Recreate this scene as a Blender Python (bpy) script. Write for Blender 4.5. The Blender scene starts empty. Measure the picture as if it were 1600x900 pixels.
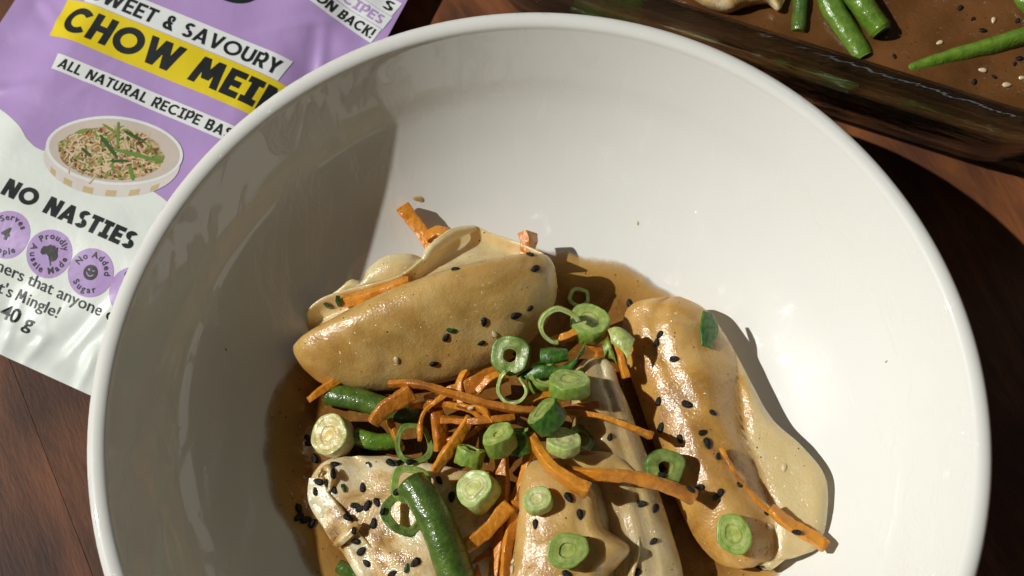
import bpy, bmesh, math, random
from mathutils import Vector, Matrix, noise
rnd = random.Random(7)
U = 0.01                      # everything below is written in centimetres
R = math.radians
scene = bpy.context.scene

# ------------------------------------------------------------------ camera
RIM = 5.6
TILT = R(19.1)
CAM = Vector((-0.67, -7.56, 30.61 + RIM))
cd = bpy.data.cameras.new('camera'); cam = bpy.data.objects.new('camera', cd)
scene.collection.objects.link(cam); scene.camera = cam
cam.location = CAM * U; cam.rotation_euler = (TILT, 0, 0)
cd.lens = 45; cd.sensor_width = 36; cd.clip_start = 0.01; cd.clip_end = 50
cd.dof.use_dof = True; cd.dof.focus_distance = 0.338; cd.dof.aperture_fstop = 20

# ------------------------------------------------------------------ sky and sun
SUN_EL, SUN_AZ = 42.5, -3.0    # light travels along +X, a touch towards -Y
world = bpy.data.worlds.new('World'); scene.world = world; world.use_nodes = True
wn = world.node_tree.nodes; wl = world.node_tree.links
wn['Background'].inputs[0].default_value = (1.0, 0.85, 0.60, 1)      # dim warm light of the room around the sunny table
wn['Background'].inputs[1].default_value = 0.036
sd = bpy.data.lights.new('sun', 'SUN'); sun = bpy.data.objects.new('sun', sd); scene.collection.objects.link(sun)
sd.energy = 3.6; sd.angle = R(0.6); sd.color = (0.99, 0.985, 0.925)
ldir = Vector((math.cos(R(SUN_EL)) * math.cos(R(SUN_AZ)), math.cos(R(SUN_EL)) * math.sin(R(SUN_AZ)), -math.sin(R(SUN_EL))))
sun.rotation_euler = ldir.to_track_quat('-Z', 'Y').to_euler(); sun.location = (-0.6, 0.1, 0.6)
# added cool lamp out of view, only there to put blue glints on the glass rim
ad_ = bpy.data.lights.new('rim_glint_lamp', 'AREA'); glint_lamp = bpy.data.objects.new('rim_glint_lamp', ad_); scene.collection.objects.link(glint_lamp)
ad_.shape = 'RECTANGLE'; ad_.size = 0.6; ad_.size_y = 0.16; ad_.energy = 1.0; ad_.color = (0.62, 0.84, 1.0)
glint_lamp.location = (0.75, 0.95, 1.45); glint_lamp.rotation_euler = (Vector((0.08, 0.08, 0.04)) - glint_lamp.location).to_track_quat('-Z', 'Y').to_euler()
vs = scene.view_settings
vs.view_transform = 'Standard'; vs.look = 'None'; vs.gamma = 1; vs.exposure = 0.0; vs.use_curve_mapping = False
scene.render.engine = 'CYCLES'
scene.cycles.max_bounces = 10; scene.cycles.transmission_bounces = 10; scene.cycles.transparent_max_bounces = 12
scene.cycles.caustics_refractive = False; scene.cycles.caustics_reflective = False
scene.cycles.sample_clamp_indirect = 6.0

# ------------------------------------------------------------------ helpers
FW = Vector((0, math.sin(TILT), -math.cos(TILT))); UPV = Vector((0, math.cos(TILT), math.sin(TILT)))
FP = 1600 * 45 / 36
def at(x, y, z):
    """where a photo pixel lies at height z (cm)"""
    d = FW + Vector((1, 0, 0)) * ((x - 800) / FP) - UPV * ((y - 450) / FP)
    return CAM + d * ((z - CAM.z) / d.z)

def tag(o, label=None, cat=None, group=None, kind=None):
    if label: o['label'] = label
    if cat: o['category'] = cat
    if group: o['group'] = group
    if kind: o['kind'] = kind
    return o
def empty(name, loc, label=None, cat=None, group=None, kind=None):
    o = bpy.data.objects.new(name, None); scene.collection.objects.link(o)
    o.empty_display_size = 0.01; o.location = Vector(loc) * U
    return tag(o, label, cat, group, kind)
def mesh(name, verts, faces, mats, parent=None, smooth=True, fmat=None, origin=None, sharp=None):
    """verts in world cm -> one object, origin at its parent's or its own lowest centre"""
    if origin is None:
        if parent is not None:
            origin = parent.matrix_world.translation / U if parent.get('_w') is None else Vector(parent['_w'])
        else:
            n = len(verts); origin = Vector((sum(v[0] for v in verts) / n, sum(v[1] for v in verts) / n, min(v[2] for v in verts)))
    origin = Vector(origin)
    me = bpy.data.meshes.new(name)
    me.from_pydata([(Vector(v) - origin) * U for v in verts], [], faces)
    for m in (mats if isinstance(mats, (list, tuple)) else [mats]): me.materials.append(m)
    if fmat: me.polygons.foreach_set('material_index', fmat)
    bm = bmesh.new(); bm.from_mesh(me); bmesh.ops.recalc_face_normals(bm, faces=bm.faces); bm.to_mesh(me); bm.free()
    me.polygons.foreach_set('use_smooth', [smooth] * len(me.polygons))
    if sharp: me.set_sharp_from_angle(angle=R(sharp))
    me.update()
    o = bpy.data.objects.new(name, me); scene.collection.objects.link(o)
    if parent is not None: o.parent = parent
    else: o.location = origin * U
    return o
def part_origin(e): return Vector(e.location) / U

def cat_rom(pts, n):
    """n samples of a Catmull-Rom curve through tuples of any length"""
    out = []; m = len(pts) - 1
    for i in range(n):
        t = i / (n - 1) * m; k = min(int(t), m - 1); f = t - k
        p0 = pts[max(k - 1, 0)]; p1 = pts[k]; p2 = pts[k + 1]; p3 = pts[min(k + 2, m)]
        out.append(tuple(0.5 * ((2 * b) + (c - a) * f + (2 * a - 5 * b + 4 * c - d) * f * f + (3 * b - a - 3 * c + d) * f ** 3)
                         for a, b, c, d in zip(p0, p1, p2, p3)))
    return out
def nz(p, s, seed=0.0): return noise.noise(Vector((p[0] * s + seed, p[1] * s - seed * 1.7, p[2] * s + seed * 0.6)))

# ------------------------------------------------------------------ materials
def N(nt, t, **kw):
    n = nt.nodes.new(t)
    for k, v in kw.items(): setattr(n, k, v)
    return n
def setin(n, **kw):
    for k, v in kw.items(): n.inputs[k.replace('_', ' ')].default_value = v
def ramp(nt, src, stops):
    r = N(nt, 'ShaderNodeValToRGB'); e = r.color_ramp.elements
    while len(e) < len(stops): e.new(0.5)
    for i, (p, c) in enumerate(stops): e[i].position = p; e[i].color = (*c, 1)
    nt.links.new(src, r.inputs[0]); return r.outputs[0]
def noise_out(nt, vec, scale, detail=4, rough=0.55, dist=0.0):
    n = N(nt, 'ShaderNodeTexNoise'); setin(n, Scale=scale, Detail=detail, Roughness=rough, Distortion=dist)
    nt.links.new(vec, n.inputs['Vector']); return n.outputs['Fac']
def mixc(nt, fac, a, b, mode='MIX'):
    m = N(nt, 'ShaderNodeMix', data_type='RGBA', blend_type=mode)
    if isinstance(fac, float): m.inputs[0].default_value = fac
    else: nt.links.new(fac, m.inputs[0])
    for s, i in ((a, 6), (b, 7)):
        if isinstance(s, tuple): m.inputs[i].default_value = (*s, 1)
        else: nt.links.new(s, m.inputs[i])
    return m.outputs[2]
def new_mat(name):
    m = bpy.data.materials.new(name); m.use_nodes = True
    nt = m.node_tree; b = nt.nodes['Principled BSDF']
    tc = N(nt, 'ShaderNodeTexCoord')
    return m, nt, b, tc.outputs['Object']
def bump(nt, b, h, strength, dist):
    n = N(nt, 'ShaderNodeBump'); n.inputs['Strength'].default_value = strength; n.inputs['Distance'].default_value = dist
    nt.links.new(h, n.inputs['Height'])
    if b.inputs['Normal'].is_linked: nt.links.new(b.inputs['Normal'].links[0].from_socket, n.inputs['Normal'])
    nt.links.new(n.outputs[0], b.inputs['Normal']); nt.links.new(n.outputs[0], b.inputs['Coat Normal'])
def droplets(nt, b, v, scale, strength, dist):
    vo = N(nt, 'ShaderNodeTexVoronoi'); setin(vo, Scale=scale); nt.links.new(v, vo.inputs['Vector'])
    n = N(nt, 'ShaderNodeBump'); n.inputs['Strength'].default_value = strength; n.inputs['Distance'].default_value = dist
    nt.links.new(ramp(nt, vo.outputs['Distance'], [(0.0, (1, 1, 1)), (0.12, (0.85,) * 3), (0.30, (0, 0, 0))]), n.inputs['Height'])
    nt.links.new(b.inputs['Normal'].links[0].from_socket, n.inputs['Normal']); nt.links.new(n.outputs[0], b.inputs['Coat Normal'])
def simple(name, col, rough=0.5, var=0.15, scale=200, coat=0.0, bmp=0.0, bscale=600, sss=0.0, spec=0.5):
    m, nt, b, v = new_mat(name)
    f = noise_out(nt, v, scale)
    c = ramp(nt, f, [(0.3, tuple(x * (1 - var) for x in col)), (0.7, tuple(min(1, x * (1 + var)) for x in col))])
    nt.links.new(c, b.inputs['Base Color']); setin(b, Roughness=rough)
    b.inputs['Specular IOR Level'].default_value = spec
    if coat: b.inputs['Coat Weight'].default_value = coat; b.inputs['Coat Roughness'].default_value = 0.08
    if sss:
        b.inputs['Subsurface Weight'].default_value = sss; b.inputs['Subsurface Radius'].default_value = (1.0, 0.5, 0.25); b.inputs['Subsurface Scale'].default_value = 0.003
    if bmp: bump(nt, b, noise_out(nt, v, bscale, 3), bmp, 0.001)
    return m

def wrapper_mat(name, light, mid, glaze, cover, coat=0.5, brown=0.35, start=0.30):
    """steamed dough: pale skin, patches of clinging brown sauce, pepper specks, wet uneven gloss"""
    m, nt, b, v = new_mat(name)
    big = noise_out(nt, v, 45, 5, 0.6, 0.6)
    c = ramp(nt, big, [(start, glaze), (start + cover * 0.5, mid), (start + cover, light)])
    med = noise_out(nt, v, 190, 6, 0.65, 0.4)
    k = ramp(nt, med, [(0.52, (0, 0, 0)), (0.72, (1, 1, 1))])
    mm = N(nt, 'ShaderNodeMath', operation='MULTIPLY'); nt.links.new(k, mm.inputs[0]); mm.inputs[1].default_value = brown
    c = mixc(nt, mm.outputs[0], c, glaze)
    pa = N(nt, 'ShaderNodeAttribute', attribute_name='bare_dough')        # thin pressed edge that the sauce ran off
    c = mixc(nt, pa.outputs['Fac'], c, (0.72, 0.55, 0.29))
    vo = N(nt, 'ShaderNodeTexVoronoi'); setin(vo, Scale=520.0, Randomness=1.0); nt.links.new(v, vo.inputs['Vector'])
    sp = N(nt, 'ShaderNodeMath', operation='LESS_THAN'); nt.links.new(vo.outputs['Distance'], sp.inputs[0]); sp.inputs[1].default_value = 0.13
    rare = N(nt, 'ShaderNodeMath', operation='GREATER_THAN'); nt.links.new(noise_out(nt, v, 160, 2), rare.inputs[0]); rare.inputs[1].default_value = 0.56
    sx = N(nt, 'ShaderNodeMath', operation='MULTIPLY'); nt.links.new(sp.outputs[0], sx.inputs[0]); nt.links.new(rare.outputs[0], sx.inputs[1])
    c = mixc(nt, sx.outputs[0], c, (0.10, 0.05, 0.015))
    nt.links.new(c, b.inputs['Base Color'])
    rr = ramp(nt, noise_out(nt, v, 260, 4), [(0.35, (0.25,) * 3), (0.65, (0.55,) * 3)])
    nt.links.new(rr, b.inputs['Roughness'])
    b.inputs['Subsurface Weight'].default_value = 0.5; b.inputs['Subsurface Radius'].default_value = (1.0, 0.6, 0.25); b.inputs['Subsurface Scale'].default_value = 0.004
    b.inputs['Coat Weight'].default_value = coat; b.inputs['Coat Roughness'].default_value = 0.12
    bump(nt, b, noise_out(nt, v, 110, 3), 0.35, 0.0012)
    bump(nt, b, noise_out(nt, v, 420, 4, 0.6, 0.5), 0.20, 0.0005)
    bump(nt, b, noise_out(nt, v, 1700, 3), 0.5, 0.0003)
    droplets(nt, b, v, 420, 0.9, 0.0005)
    return m

M = {}
M['dough'] = wrapper_mat('dough_tan', (0.68, 0.49, 0.22), (0.60, 0.38, 0.12), (0.42, 0.21, 0.04), 0.40, 0.7, 0.25)
M['dough_rim'] = wrapper_mat('dough_rim', (0.76, 0.60, 0.35), (0.68, 0.49, 0.23), (0.48, 0.27, 0.08), 0.26, 0.7, 0.25)
M['dough_brown'] = wrapper_mat('dough_glazed', (0.66, 0.44, 0.17), (0.55, 0.30, 0.065), (0.28, 0.115, 0.015), 0.46, 0.9, 0.3)
M['dough_pale'] = wrapper_mat('dough_pale', (0.80, 0.66, 0.42), (0.66, 0.44, 0.18), (0.28, 0.12, 0.02), 0.17, 0.9, 0.6, 0.36)
M['dough_grey'] = wrapper_mat('dough_damp', (0.60, 0.47, 0.26), (0.52, 0.36, 0.15), (0.32, 0.18, 0.05), 0.30, 0.8, 0.25)

def carrot_mat(name, a, b_):
    m, nt, b, v = new_mat(name)
    f = noise_out(nt, v, 240, 5)
    cc = ramp(nt, f, [(0.35, a), (0.68, b_)])
    cc = mixc(nt, ramp(nt, noise_out(nt, v, 110, 4, 0.6, 0.8), [(0.50, (0, 0, 0)), (0.66, (0.75,) * 3)]), cc, (0.24, 0.085, 0.012))
    nt.links.new(cc, b.inputs['Base Color'])
    setin(b, Roughness=0.4); b.inputs['Subsurface Weight'].default_value = 0.1
    b.inputs['Subsurface Radius'].default_value = (1, 0.35, 0.08); b.inputs['Subsurface Scale'].default_value = 0.002
    b.inputs['Coat Weight'].default_value = 0.5; b.inputs['Coat Roughness'].default_value = 0.12
    bump(nt, b, noise_out(nt, v, 700, 4), 0.7, 0.0006)
    droplets(nt, b, v, 520, 0.6, 0.0005)
    return m
M['carrot'] = carrot_mat('carrot', (0.60, 0.20, 0.010), (0.75, 0.30, 0.022))
M['carrot_sauced'] = carrot_mat('carrot_sauced', (0.44, 0.14, 0.010), (0.64, 0.23, 0.02))
M['carrot_bright'] = carrot_mat('carrot_bright', (0.64, 0.22, 0.012), (0.78, 0.32, 0.03))

def onion_mat(name, a, b_, flesh=False):
    m, nt, b, v = new_mat(name)
    mp = N(nt, 'ShaderNodeMapping'); nt.links.new(v, mp.inputs[0]); mp.inputs['Scale'].default_value = (1, 1, 0.12) if not flesh else (1, 1, 1)
    f = noise_out(nt, mp.outputs[0], 700 if not flesh else 500, 4)
    cc = ramp(nt, f, [(0.35, a), (0.65, b_)])
    if flesh:
        ra = N(nt, 'ShaderNodeAttribute', attribute_name='rad')
        band = ramp(nt, ra.outputs['Fac'], [(0.0, (1.12, 1.08, 0.9)), (0.36, (1.15, 1.1, 1.0)), (0.42, (0.72, 0.80, 0.6)), (0.48, (1.08, 1.05, 1.0)), (0.72, (0.95, 1.0, 0.85)), (0.77, (0.66, 0.78, 0.5)), (0.82, (0.95, 1.0, 0.9)), (1.0, (0.55, 0.75, 0.4))])
        cc = mixc(nt, 1.0, cc, band, 'MULTIPLY')
    nt.links.new(cc, b.inputs['Base Color'])
    setin(b, Roughness=0.42); b.inputs['Subsurface Weight'].default_value = 0.5
    b.inputs['Subsurface Radius'].default_value = (0.6, 1, 0.25); b.inputs['Subsurface Scale'].default_value = 0.002
    b.inputs['Coat Weight'].default_value = 0.25; b.inputs['Coat Roughness'].default_value = 0.2
    bump(nt, b, f, 0.6, 0.0006)
    return m
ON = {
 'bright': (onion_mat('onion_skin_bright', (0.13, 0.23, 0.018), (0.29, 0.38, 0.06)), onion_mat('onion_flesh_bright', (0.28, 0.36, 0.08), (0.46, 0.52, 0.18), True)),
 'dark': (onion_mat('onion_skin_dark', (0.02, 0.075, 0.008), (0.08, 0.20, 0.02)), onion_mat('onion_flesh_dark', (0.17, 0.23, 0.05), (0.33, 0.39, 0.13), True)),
 'pale': (onion_mat('onion_skin_pale', (0.32, 0.40, 0.09), (0.54, 0.58, 0.22)), onion_mat('onion_flesh_pale', (0.46, 0.50, 0.18), (0.66, 0.68, 0.38), True)),
 'white': (onion_mat('onion_skin_white', (0.55, 0.48, 0.28), (0.68, 0.62, 0.42)), onion_mat('onion_flesh_white', (0.60, 0.48, 0.20), (0.66, 0.54, 0.26), True)),
}
def bean_mat(name, a, b_):
    m, nt, b, v = new_mat(name)
    nt.links.new(ramp(nt, noise_out(nt, v, 300, 5), [(0.3, a), (0.7, b_)]), b.inputs['Base Color'])
    setin(b, Roughness=0.3); b.inputs['Coat Weight'].default_value = 0.5; b.inputs['Coat Roughness'].default_value = 0.1
    bump(nt, b, noise_out(nt, v, 1100, 3), 0.5, 0.0005)
    droplets(nt, b, v, 560, 0.6, 0.0005)
    return m
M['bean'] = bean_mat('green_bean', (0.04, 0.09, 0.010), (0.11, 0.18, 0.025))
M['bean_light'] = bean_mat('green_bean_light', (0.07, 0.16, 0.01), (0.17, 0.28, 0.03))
M['bean_end'] = simple('bean_cut', (0.20, 0.30, 0.08), 0.4)
M['speck'] = simple('thin_sauce', (0.50, 0.34, 0.13), 0.2, 0.25, 500, coat=0.6)
M['seed_black'] = simple('black_seed', (0.0045, 0.004, 0.004), 0.38, 0.5, 1200, bmp=0.5, bscale=2500, spec=0.35)
M['seed_white'] = simple('white_seed', (0.62, 0.50, 0.30), 0.4, 0.1, 800, coat=0.3)
M['herb'] = simple('herb', (0.02, 0.06, 0.012), 0.35, 0.5, 900, coat=0.5)

# white glaze
m, nt, b, v = new_mat('white_glaze'); M['glaze'] = m
f = noise_out(nt, v, 25, 3)
nt.links.new(ramp(nt, f, [(0.3, (0.785, 0.775, 0.735)), (0.7, (0.805, 0.795, 0.76))]), b.inputs['Base Color'])
setin(b, Roughness=0.35); b.inputs['Specular IOR Level'].default_value = 0.1; b.inputs['Coat Weight'].default_value = 1.0; b.inputs['Coat Roughness'].default_value = 0.025
bump(nt, b, noise_out(nt, v, 45, 2), 0.10, 0.0006)
mp = N(nt, 'ShaderNodeMapping'); nt.links.new(v, mp.inputs[0]); mp.inputs['Rotation'].default_value = (0, 0, 0.5); mp.inputs['Scale'].default_value = (1, 0.3, 0.6)
smear = ramp(nt, noise_out(nt, mp.outputs[0], 110, 5, 0.6, 1.0), [(0.52, (0, 0, 0)), (0.66, (1, 1, 1))])
fine = noise_out(nt, mp.outputs[0], 700, 3)
sm2 = mixc(nt, smear, (0, 0, 0), fine)
bn = N(nt, 'ShaderNodeBump'); bn.inputs['Strength'].default_value = 1.0; bn.inputs['Distance'].default_value = 0.0012
nt.links.new(sm2, bn.inputs['Height']); nt.links.new(b.inputs['Normal'].links[0].from_socket, bn.inputs['Normal']); nt.links.new(bn.outputs[0], b.inputs['Coat Normal'])

# glass
m, nt, b, v = new_mat('clear_glass'); M['glass'] = m
setin(b, Roughness=0.0, IOR=1.48); b.inputs['Transmission Weight'].default_value = 1.0
b.inputs['Base Color'].default_value = (0.86, 0.94, 0.96, 1)
mp = N(nt, 'ShaderNodeMapping'); nt.links.new(v, mp.inputs[0]); mp.inputs['Rotation'].default_value = (0, 0, R(20)); mp.inputs['Scale'].default_value = (0.05, 1, 1)
bump(nt, b, noise_out(nt, mp.outputs[0], 220, 3), 0.4, 0.0012)
tr = N(nt, 'ShaderNodeBsdfTransparent'); tr.inputs[0].default_value = (0.74, 0.84, 0.88, 1)
mx_ = N(nt, 'ShaderNodeMixShader'); mx_.inputs[0].default_value = 0.34
nt.links.new(b.outputs[0], mx_.inputs[1]); nt.links.new(tr.outputs[0], mx_.inputs[2]); nt.links.new(mx_.outputs[0], nt.nodes['Material Output'].inputs[0])

# table wood: one material, each plank shifted by its own random number
m, nt, b, v = new_mat('dark_acacia_wood'); M['wood'] = m
oi = N(nt, 'ShaderNodeObjectInfo')
mp = N(nt, 'ShaderNodeMapping'); nt.links.new(v, mp.inputs[0]); mp.inputs['Scale'].default_value = (0.22, 1.0, 1.0)
cx = N(nt, 'ShaderNodeCombineXYZ'); ml = N(nt, 'ShaderNodeMath', operation='MULTIPLY'); nt.links.new(oi.outputs['Random'], ml.inputs[0]); ml.inputs[1].default_value = 7.0
nt.links.new(ml.outputs[0], cx.inputs[0]); nt.links.new(ml.outputs[0], cx.inputs[1]); nt.links.new(cx.outputs[0], mp.inputs['Location'])
g1 = noise_out(nt, mp.outputs[0], 70, 6, 0.6, 1.2)
g2 = noise_out(nt, mp.outputs[0], 900, 4, 0.7)
g3 = noise_out(nt, v, 14, 3, 0.5, 0.5)
c = ramp(nt, g1, [(0.28, (0.048, 0.020, 0.011)), (0.5, (0.125, 0.050, 0.020)), (0.75, (0.23, 0.098, 0.036))])
c = mixc(nt, ramp(nt, g2, [(0.35, (0, 0, 0)), (0.7, (0.7, 0.7, 0.7))]), c, mixc(nt, 1.0, c, (1.5, 1.35, 1.3), 'MULTIPLY'))
c = mixc(nt, ramp(nt, g3, [(0.40, (0.75,) * 3), (0.55, (0, 0, 0))]), c, (0.035, 0.016, 0.012))
c = mixc(nt, 1.0, c, oi.outputs['Color'], 'MULTIPLY')
nt.links.new(c, b.inputs['Base Color']); setin(b, Roughness=0.55); b.inputs['Specular IOR Level'].default_value = 0.3
bump(nt, b, g2, 0.25, 0.0006)

# packet film
def film(name, col, rough=0.38):
    m, nt, b, v = new_mat(name)
    f = noise_out(nt, v, 30, 3)
    nt.links.new(ramp(nt, f, [(0.3, tuple(x * 0.95 for x in col)), (0.7, col)]), b.inputs['Base Color'])
    setin(b, Roughness=rough); b.inputs['Specular IOR Level'].default_value = 0.35
    bump(nt, b, noise_out(nt, v, 90, 3, 0.5, 0.3), 0.25, 0.0015)
    return m
M['lilac'] = film('lilac_film', (0.46, 0.305, 0.61))
M['film_white'] = film('white_film', (0.80, 0.84, 0.80))
M['ink_white'] = film('white_ink', (0.80, 0.82, 0.82))
M['ink_black'] = film('black_ink', (0.016, 0.018, 0.020), 0.45)
M['ink_yellow'] = film('yellow_ink', (0.80, 0.62, 0.02))
M['ink_tan'] = film('tan_ink', (0.62, 0.47, 0.26))
M['ink_bowl'] = film('printed_bowl_ink', (0.74, 0.68, 0.64))
M['ink_bowl_in'] = film('printed_bowl_inner_ink', (0.62, 0.53, 0.46))
M['ink_noodle_pale'] = film('noodle_ink', (0.72, 0.56, 0.36))
M['ink_brown'] = film('mince_ink', (0.13, 0.07, 0.03))
M['ink_orange'] = film('orange_ink', (0.60, 0.22, 0.06))
M['ink_green'] = film('green_ink', (0.16, 0.27, 0.05))
M['ink_green_dark'] = film('dark_green_ink', (0.05, 0.11, 0.03))
# printed noodles
m, nt, b, v = new_mat('printed_noodles'); M['ink_noodles'] = m
f = noise_out(nt, v, 330, 6, 0.75, 1.6)
c = ramp(nt, f, [(0.34, (0.035, 0.022, 0.008)), (0.44, (0.22, 0.12, 0.045)), (0.53, (0.55, 0.38, 0.20)), (0.66, (0.80, 0.62, 0.42))])
c = mixc(nt, ramp(nt, noise_out(nt, v, 260, 3, 0.5, 1.0), [(0.55, (0, 0, 0)), (0.60, (1, 1, 1))]), c, (0.20, 0.27, 0.05))
c = mixc(nt, ramp(nt, noise_out(nt, v, 310, 2, 0.5, 0.5), [(0.30, (1, 1, 1)), (0.34, (0, 0, 0))]), c, (0.55, 0.16, 0.05))
nt.links.new(c, b.inputs['Base Color']); setin(b, Roughness=0.45)

# sauce: thin edges let the glaze through, depth stored per vertex
def sauce_mat(name, thin, deep, alpha=True):
    m, nt, b, v = new_mat(name)
    if alpha:
        a = N(nt, 'ShaderNodeAttribute', attribute_name='depth')
        n = noise_out(nt, v, 130, 4)
        ad = N(nt, 'ShaderNodeMath', operation='MULTIPLY_ADD'); nt.links.new(n, ad.inputs[0]); ad.inputs[1].default_value = 0.35; ad.inputs[2].default_value = -0.17
        sm = N(nt, 'ShaderNodeMath', operation='ADD'); nt.links.new(a.outputs['Fac'], sm.inputs[0]); nt.links.new(ad.outputs[0], sm.inputs[1])
        c = ramp(nt, sm.outputs[0], [(0.05, thin), (0.55, tuple((x + y) / 2 for x, y in zip(thin, deep))), (1.0, deep)])
        al = ramp(nt, sm.outputs[0], [(0.0, (0.0,) * 3), (0.12, (0.6,) * 3), (0.35, (0.93,) * 3), (0.7, (1.0,) * 3)])
        nt.links.new(al, b.inputs['Alpha'])
    else:
        c = ramp(nt, noise_out(nt, v, 60, 4), [(0.3, thin), (0.7, deep)])
    vo = N(nt, 'ShaderNodeTexVoronoi'); setin(vo, Scale=420.0); nt.links.new(v, vo.inputs['Vector'])
    sp = N(nt, 'ShaderNodeMath', operation='LESS_THAN'); nt.links.new(vo.outputs['Distance'], sp.inputs[0]); sp.inputs[1].default_value = 0.11
    c = mixc(nt, sp.outputs[0], c, (0.06, 0.025, 0.008))
    vo2 = N(nt, 'ShaderNodeTexVoronoi'); setin(vo2, Scale=650.0); nt.links.new(v, vo2.inputs['Vector'])
    sp2 = N(nt, 'ShaderNodeMath', operation='LESS_THAN'); nt.links.new(vo2.outputs['Distance'], sp2.inputs[0]); sp2.inputs[1].default_value = 0.10
    if alpha: c = mixc(nt, sp2.outputs[0], c, (0.55, 0.36, 0.14))
    if alpha: c = mixc(nt, ramp(nt, noise_out(nt, v, 90, 5, 0.65, 1.2), [(0.42, (0, 0, 0)), (0.7, (0.5,) * 3)]), c, (0.40, 0.21, 0.06))
    nt.links.new(c, b.inputs['Base Color']); setin(b, Roughness=0.07)
    bump(nt, b, noise_out(nt, v, 160, 3), 0.35, 0.0008)
    bump(nt, b, noise_out(nt, v, 900, 2), 0.3, 0.0004)
    return m
M['sauce'] = sauce_mat('brown_sauce', (0.58, 0.33, 0.08), (0.19, 0.075, 0.014))
M['sauce_deep'] = sauce_mat('brown_sauce_deep', (0.085, 0.034, 0.010), (0.17, 0.070, 0.022), False)

# ------------------------------------------------------------------ table
PD = Vector((0.449, -0.894, 0)).normalized(); PN = Vector((PD.y, -PD.x, 0)) * -1   # plank run and across
table = empty('table', (0, 0, 0), 'dark reddish brown wooden table top of long joined planks', None, None, 'structure')
seam = Vector((-13.4, -1.3, 0)).dot(PN)
edges = [seam - 46]
for w in (15, 14, 17): edges.append(edges[-1] + w)
edges[-1] = seam
for w in (14.5, 15.5, 13.8, 16.0): edges.append(edges[-1] + w)
ang = math.atan2(PD.y, PD.x)
BOARD = [(1.0, .95, .9, 1), (.9, .9, .9, 1), (.85, .76, .80, 1), (1.0, .90, .80, 1), (1.5, 1.3, 1.05, 1), (1.3, 1.15, 1.0, 1), (1, 1, 1, 1)]
for i in range(len(edges) - 1):
    w = edges[i + 1] - edges[i]; g = 0.003; be = 0.008
    hw = w / 2 - g; L = 55
    vv = []; ff = []
    for x in (-L, L):
        vv += [(x, -hw, -2.0), (x, hw, -2.0), (x, hw, -be), (x, hw - be, 0), (x, -hw + be, 0), (x, -hw, -be)]
    for k in range(6): ff.append((k, (k + 1) % 6, 6 + (k + 1) % 6, 6 + k))
    ff += [(0, 5, 4, 3, 2, 1), (6, 7, 8, 9, 10, 11)]
    o = mesh('plank', vv, ff, M['wood'], None, False, origin=(0, 0, 0))
    o.parent = table
    c = PN * ((edges[i] + edges[i + 1]) / 2)
    o.location = (c.x * U, c.y * U, 0); o.rotation_euler = (0, 0, ang)
    o.color = BOARD[i % len(BOARD)]

# ------------------------------------------------------------------ bowl
PROF = [(0, .75), (2, .76), (4, .86), (5.5, 1.10), (7, 1.62), (8.3, 2.45), (9.3, 3.45), (9.85, 4.30), (10.32, 5.08), (10.56, 5.50)]
def bowl_z(r):
    for (r0, z0), (r1, z1) in zip(_pf, _pf[1:]):
        if r <= r1: return z0 + (z1 - z0) * (r - r0) / (r1 - r0)
    return _pf[-1][1]
_pf = cat_rom(PROF, 70)
prof = list(_pf)
for k in range(1, 12):
    a = R(175 - k * 170 / 11); prof.append((10.81 + 0.25 * math.cos(a), 5.50 + 0.17 * math.sin(a)))
outer = [(11.04, 5.42), (10.97, 5.1), (10.6, 4.3), (9.9, 3.2), (8.9, 2.1), (7.5, 1.2), (6.0, .62), (5.3, .42), (5.25, .05), (4.9, .01), (4.6, .05), (4.5, .35), (0, .38)]
prof += cat_rom(outer, 50)
vv, ff = [], []; NS = 200
for r, z in prof:
    if r < 1e-4: vv.append((0, 0, z)); continue
    for k in range(NS): a = 2 * math.pi * k / NS; vv.append((r * math.cos(a), r * math.sin(a), z))
def ring_i(j): return 1 + (j - 1) * NS
for k in range(NS): ff.append((0, ring_i(1) + k, ring_i(1) + (k + 1) % NS))
for j in range(1, len(prof) - 2):
    for k in range(NS): ff.append((ring_i(j) + k, ring_i(j) + (k + 1) % NS, ring_i(j + 1) + (k + 1) % NS, ring_i(j + 1) + k))
last = len(vv) - 1; j = len(prof) - 2
for k in range(NS): ff.append((last, ring_i(j) + (k + 1) % NS, ring_i(j) + k))
bowl = mesh('bowl', vv, ff, M['glaze'], origin=(0, 0, 0))
tag(bowl, 'large glossy white ceramic bowl holding the dumplings and sauce', 'bowl')

# sauce pool in the bowl
def pool_r(a):
    """reach of the sauce up the glaze, by direction"""
    pts = [(-180, 7.45), (-150, 7.1), (-110, 7.0), (-60, 7.0), (-25, 7.3), (0, 6.4), (30, 5.9), (60, 5.75), (85, 5.75), (115, 5.9), (150, 7.0), (180, 7.45)]
    d = math.degrees(a)
    for (a0, r0), (a1, r1) in zip(pts, pts[1:]):
        if d <= a1:
            t = (d - a0) / (a1 - a0); t = t * t * (3 - 2 * t); return r0 + (r1 - r0) * t
    return 7.3
vv, ff, dep = [(0, 0, 1.42)], [], [1.0]
NA, NR = 180, 46
for j in range(1, NR + 1):
    for k in range(NA):
        a = -math.pi + 2 * math.pi * k / NA
        rr = pool_r(a) + 0.22 * noise.noise(Vector((math.cos(a) * 3, math.sin(a) * 3, 3))) + 0.12 * noise.noise(Vector((math.cos(a) * 11, math.sin(a) * 11, 5)))
        r = rr * j / NR; e = max(0.0, rr - r)
        film_t = 0.02 + 0.17 * min(1, e / 0.9) ** 0.8
        z = max(1.42 + 0.02 * noise.noise(Vector((r * math.cos(a) * .8, r * math.sin(a) * .8, 9))), bowl_z(r) + film_t)
        vv.append((r * math.cos(a), r * math.sin(a), z)); dep.append(min(1.0, (e / 1.15)))
for k in range(NA): ff.append((0, 1 + k, 1 + (k + 1) % NA))
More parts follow.
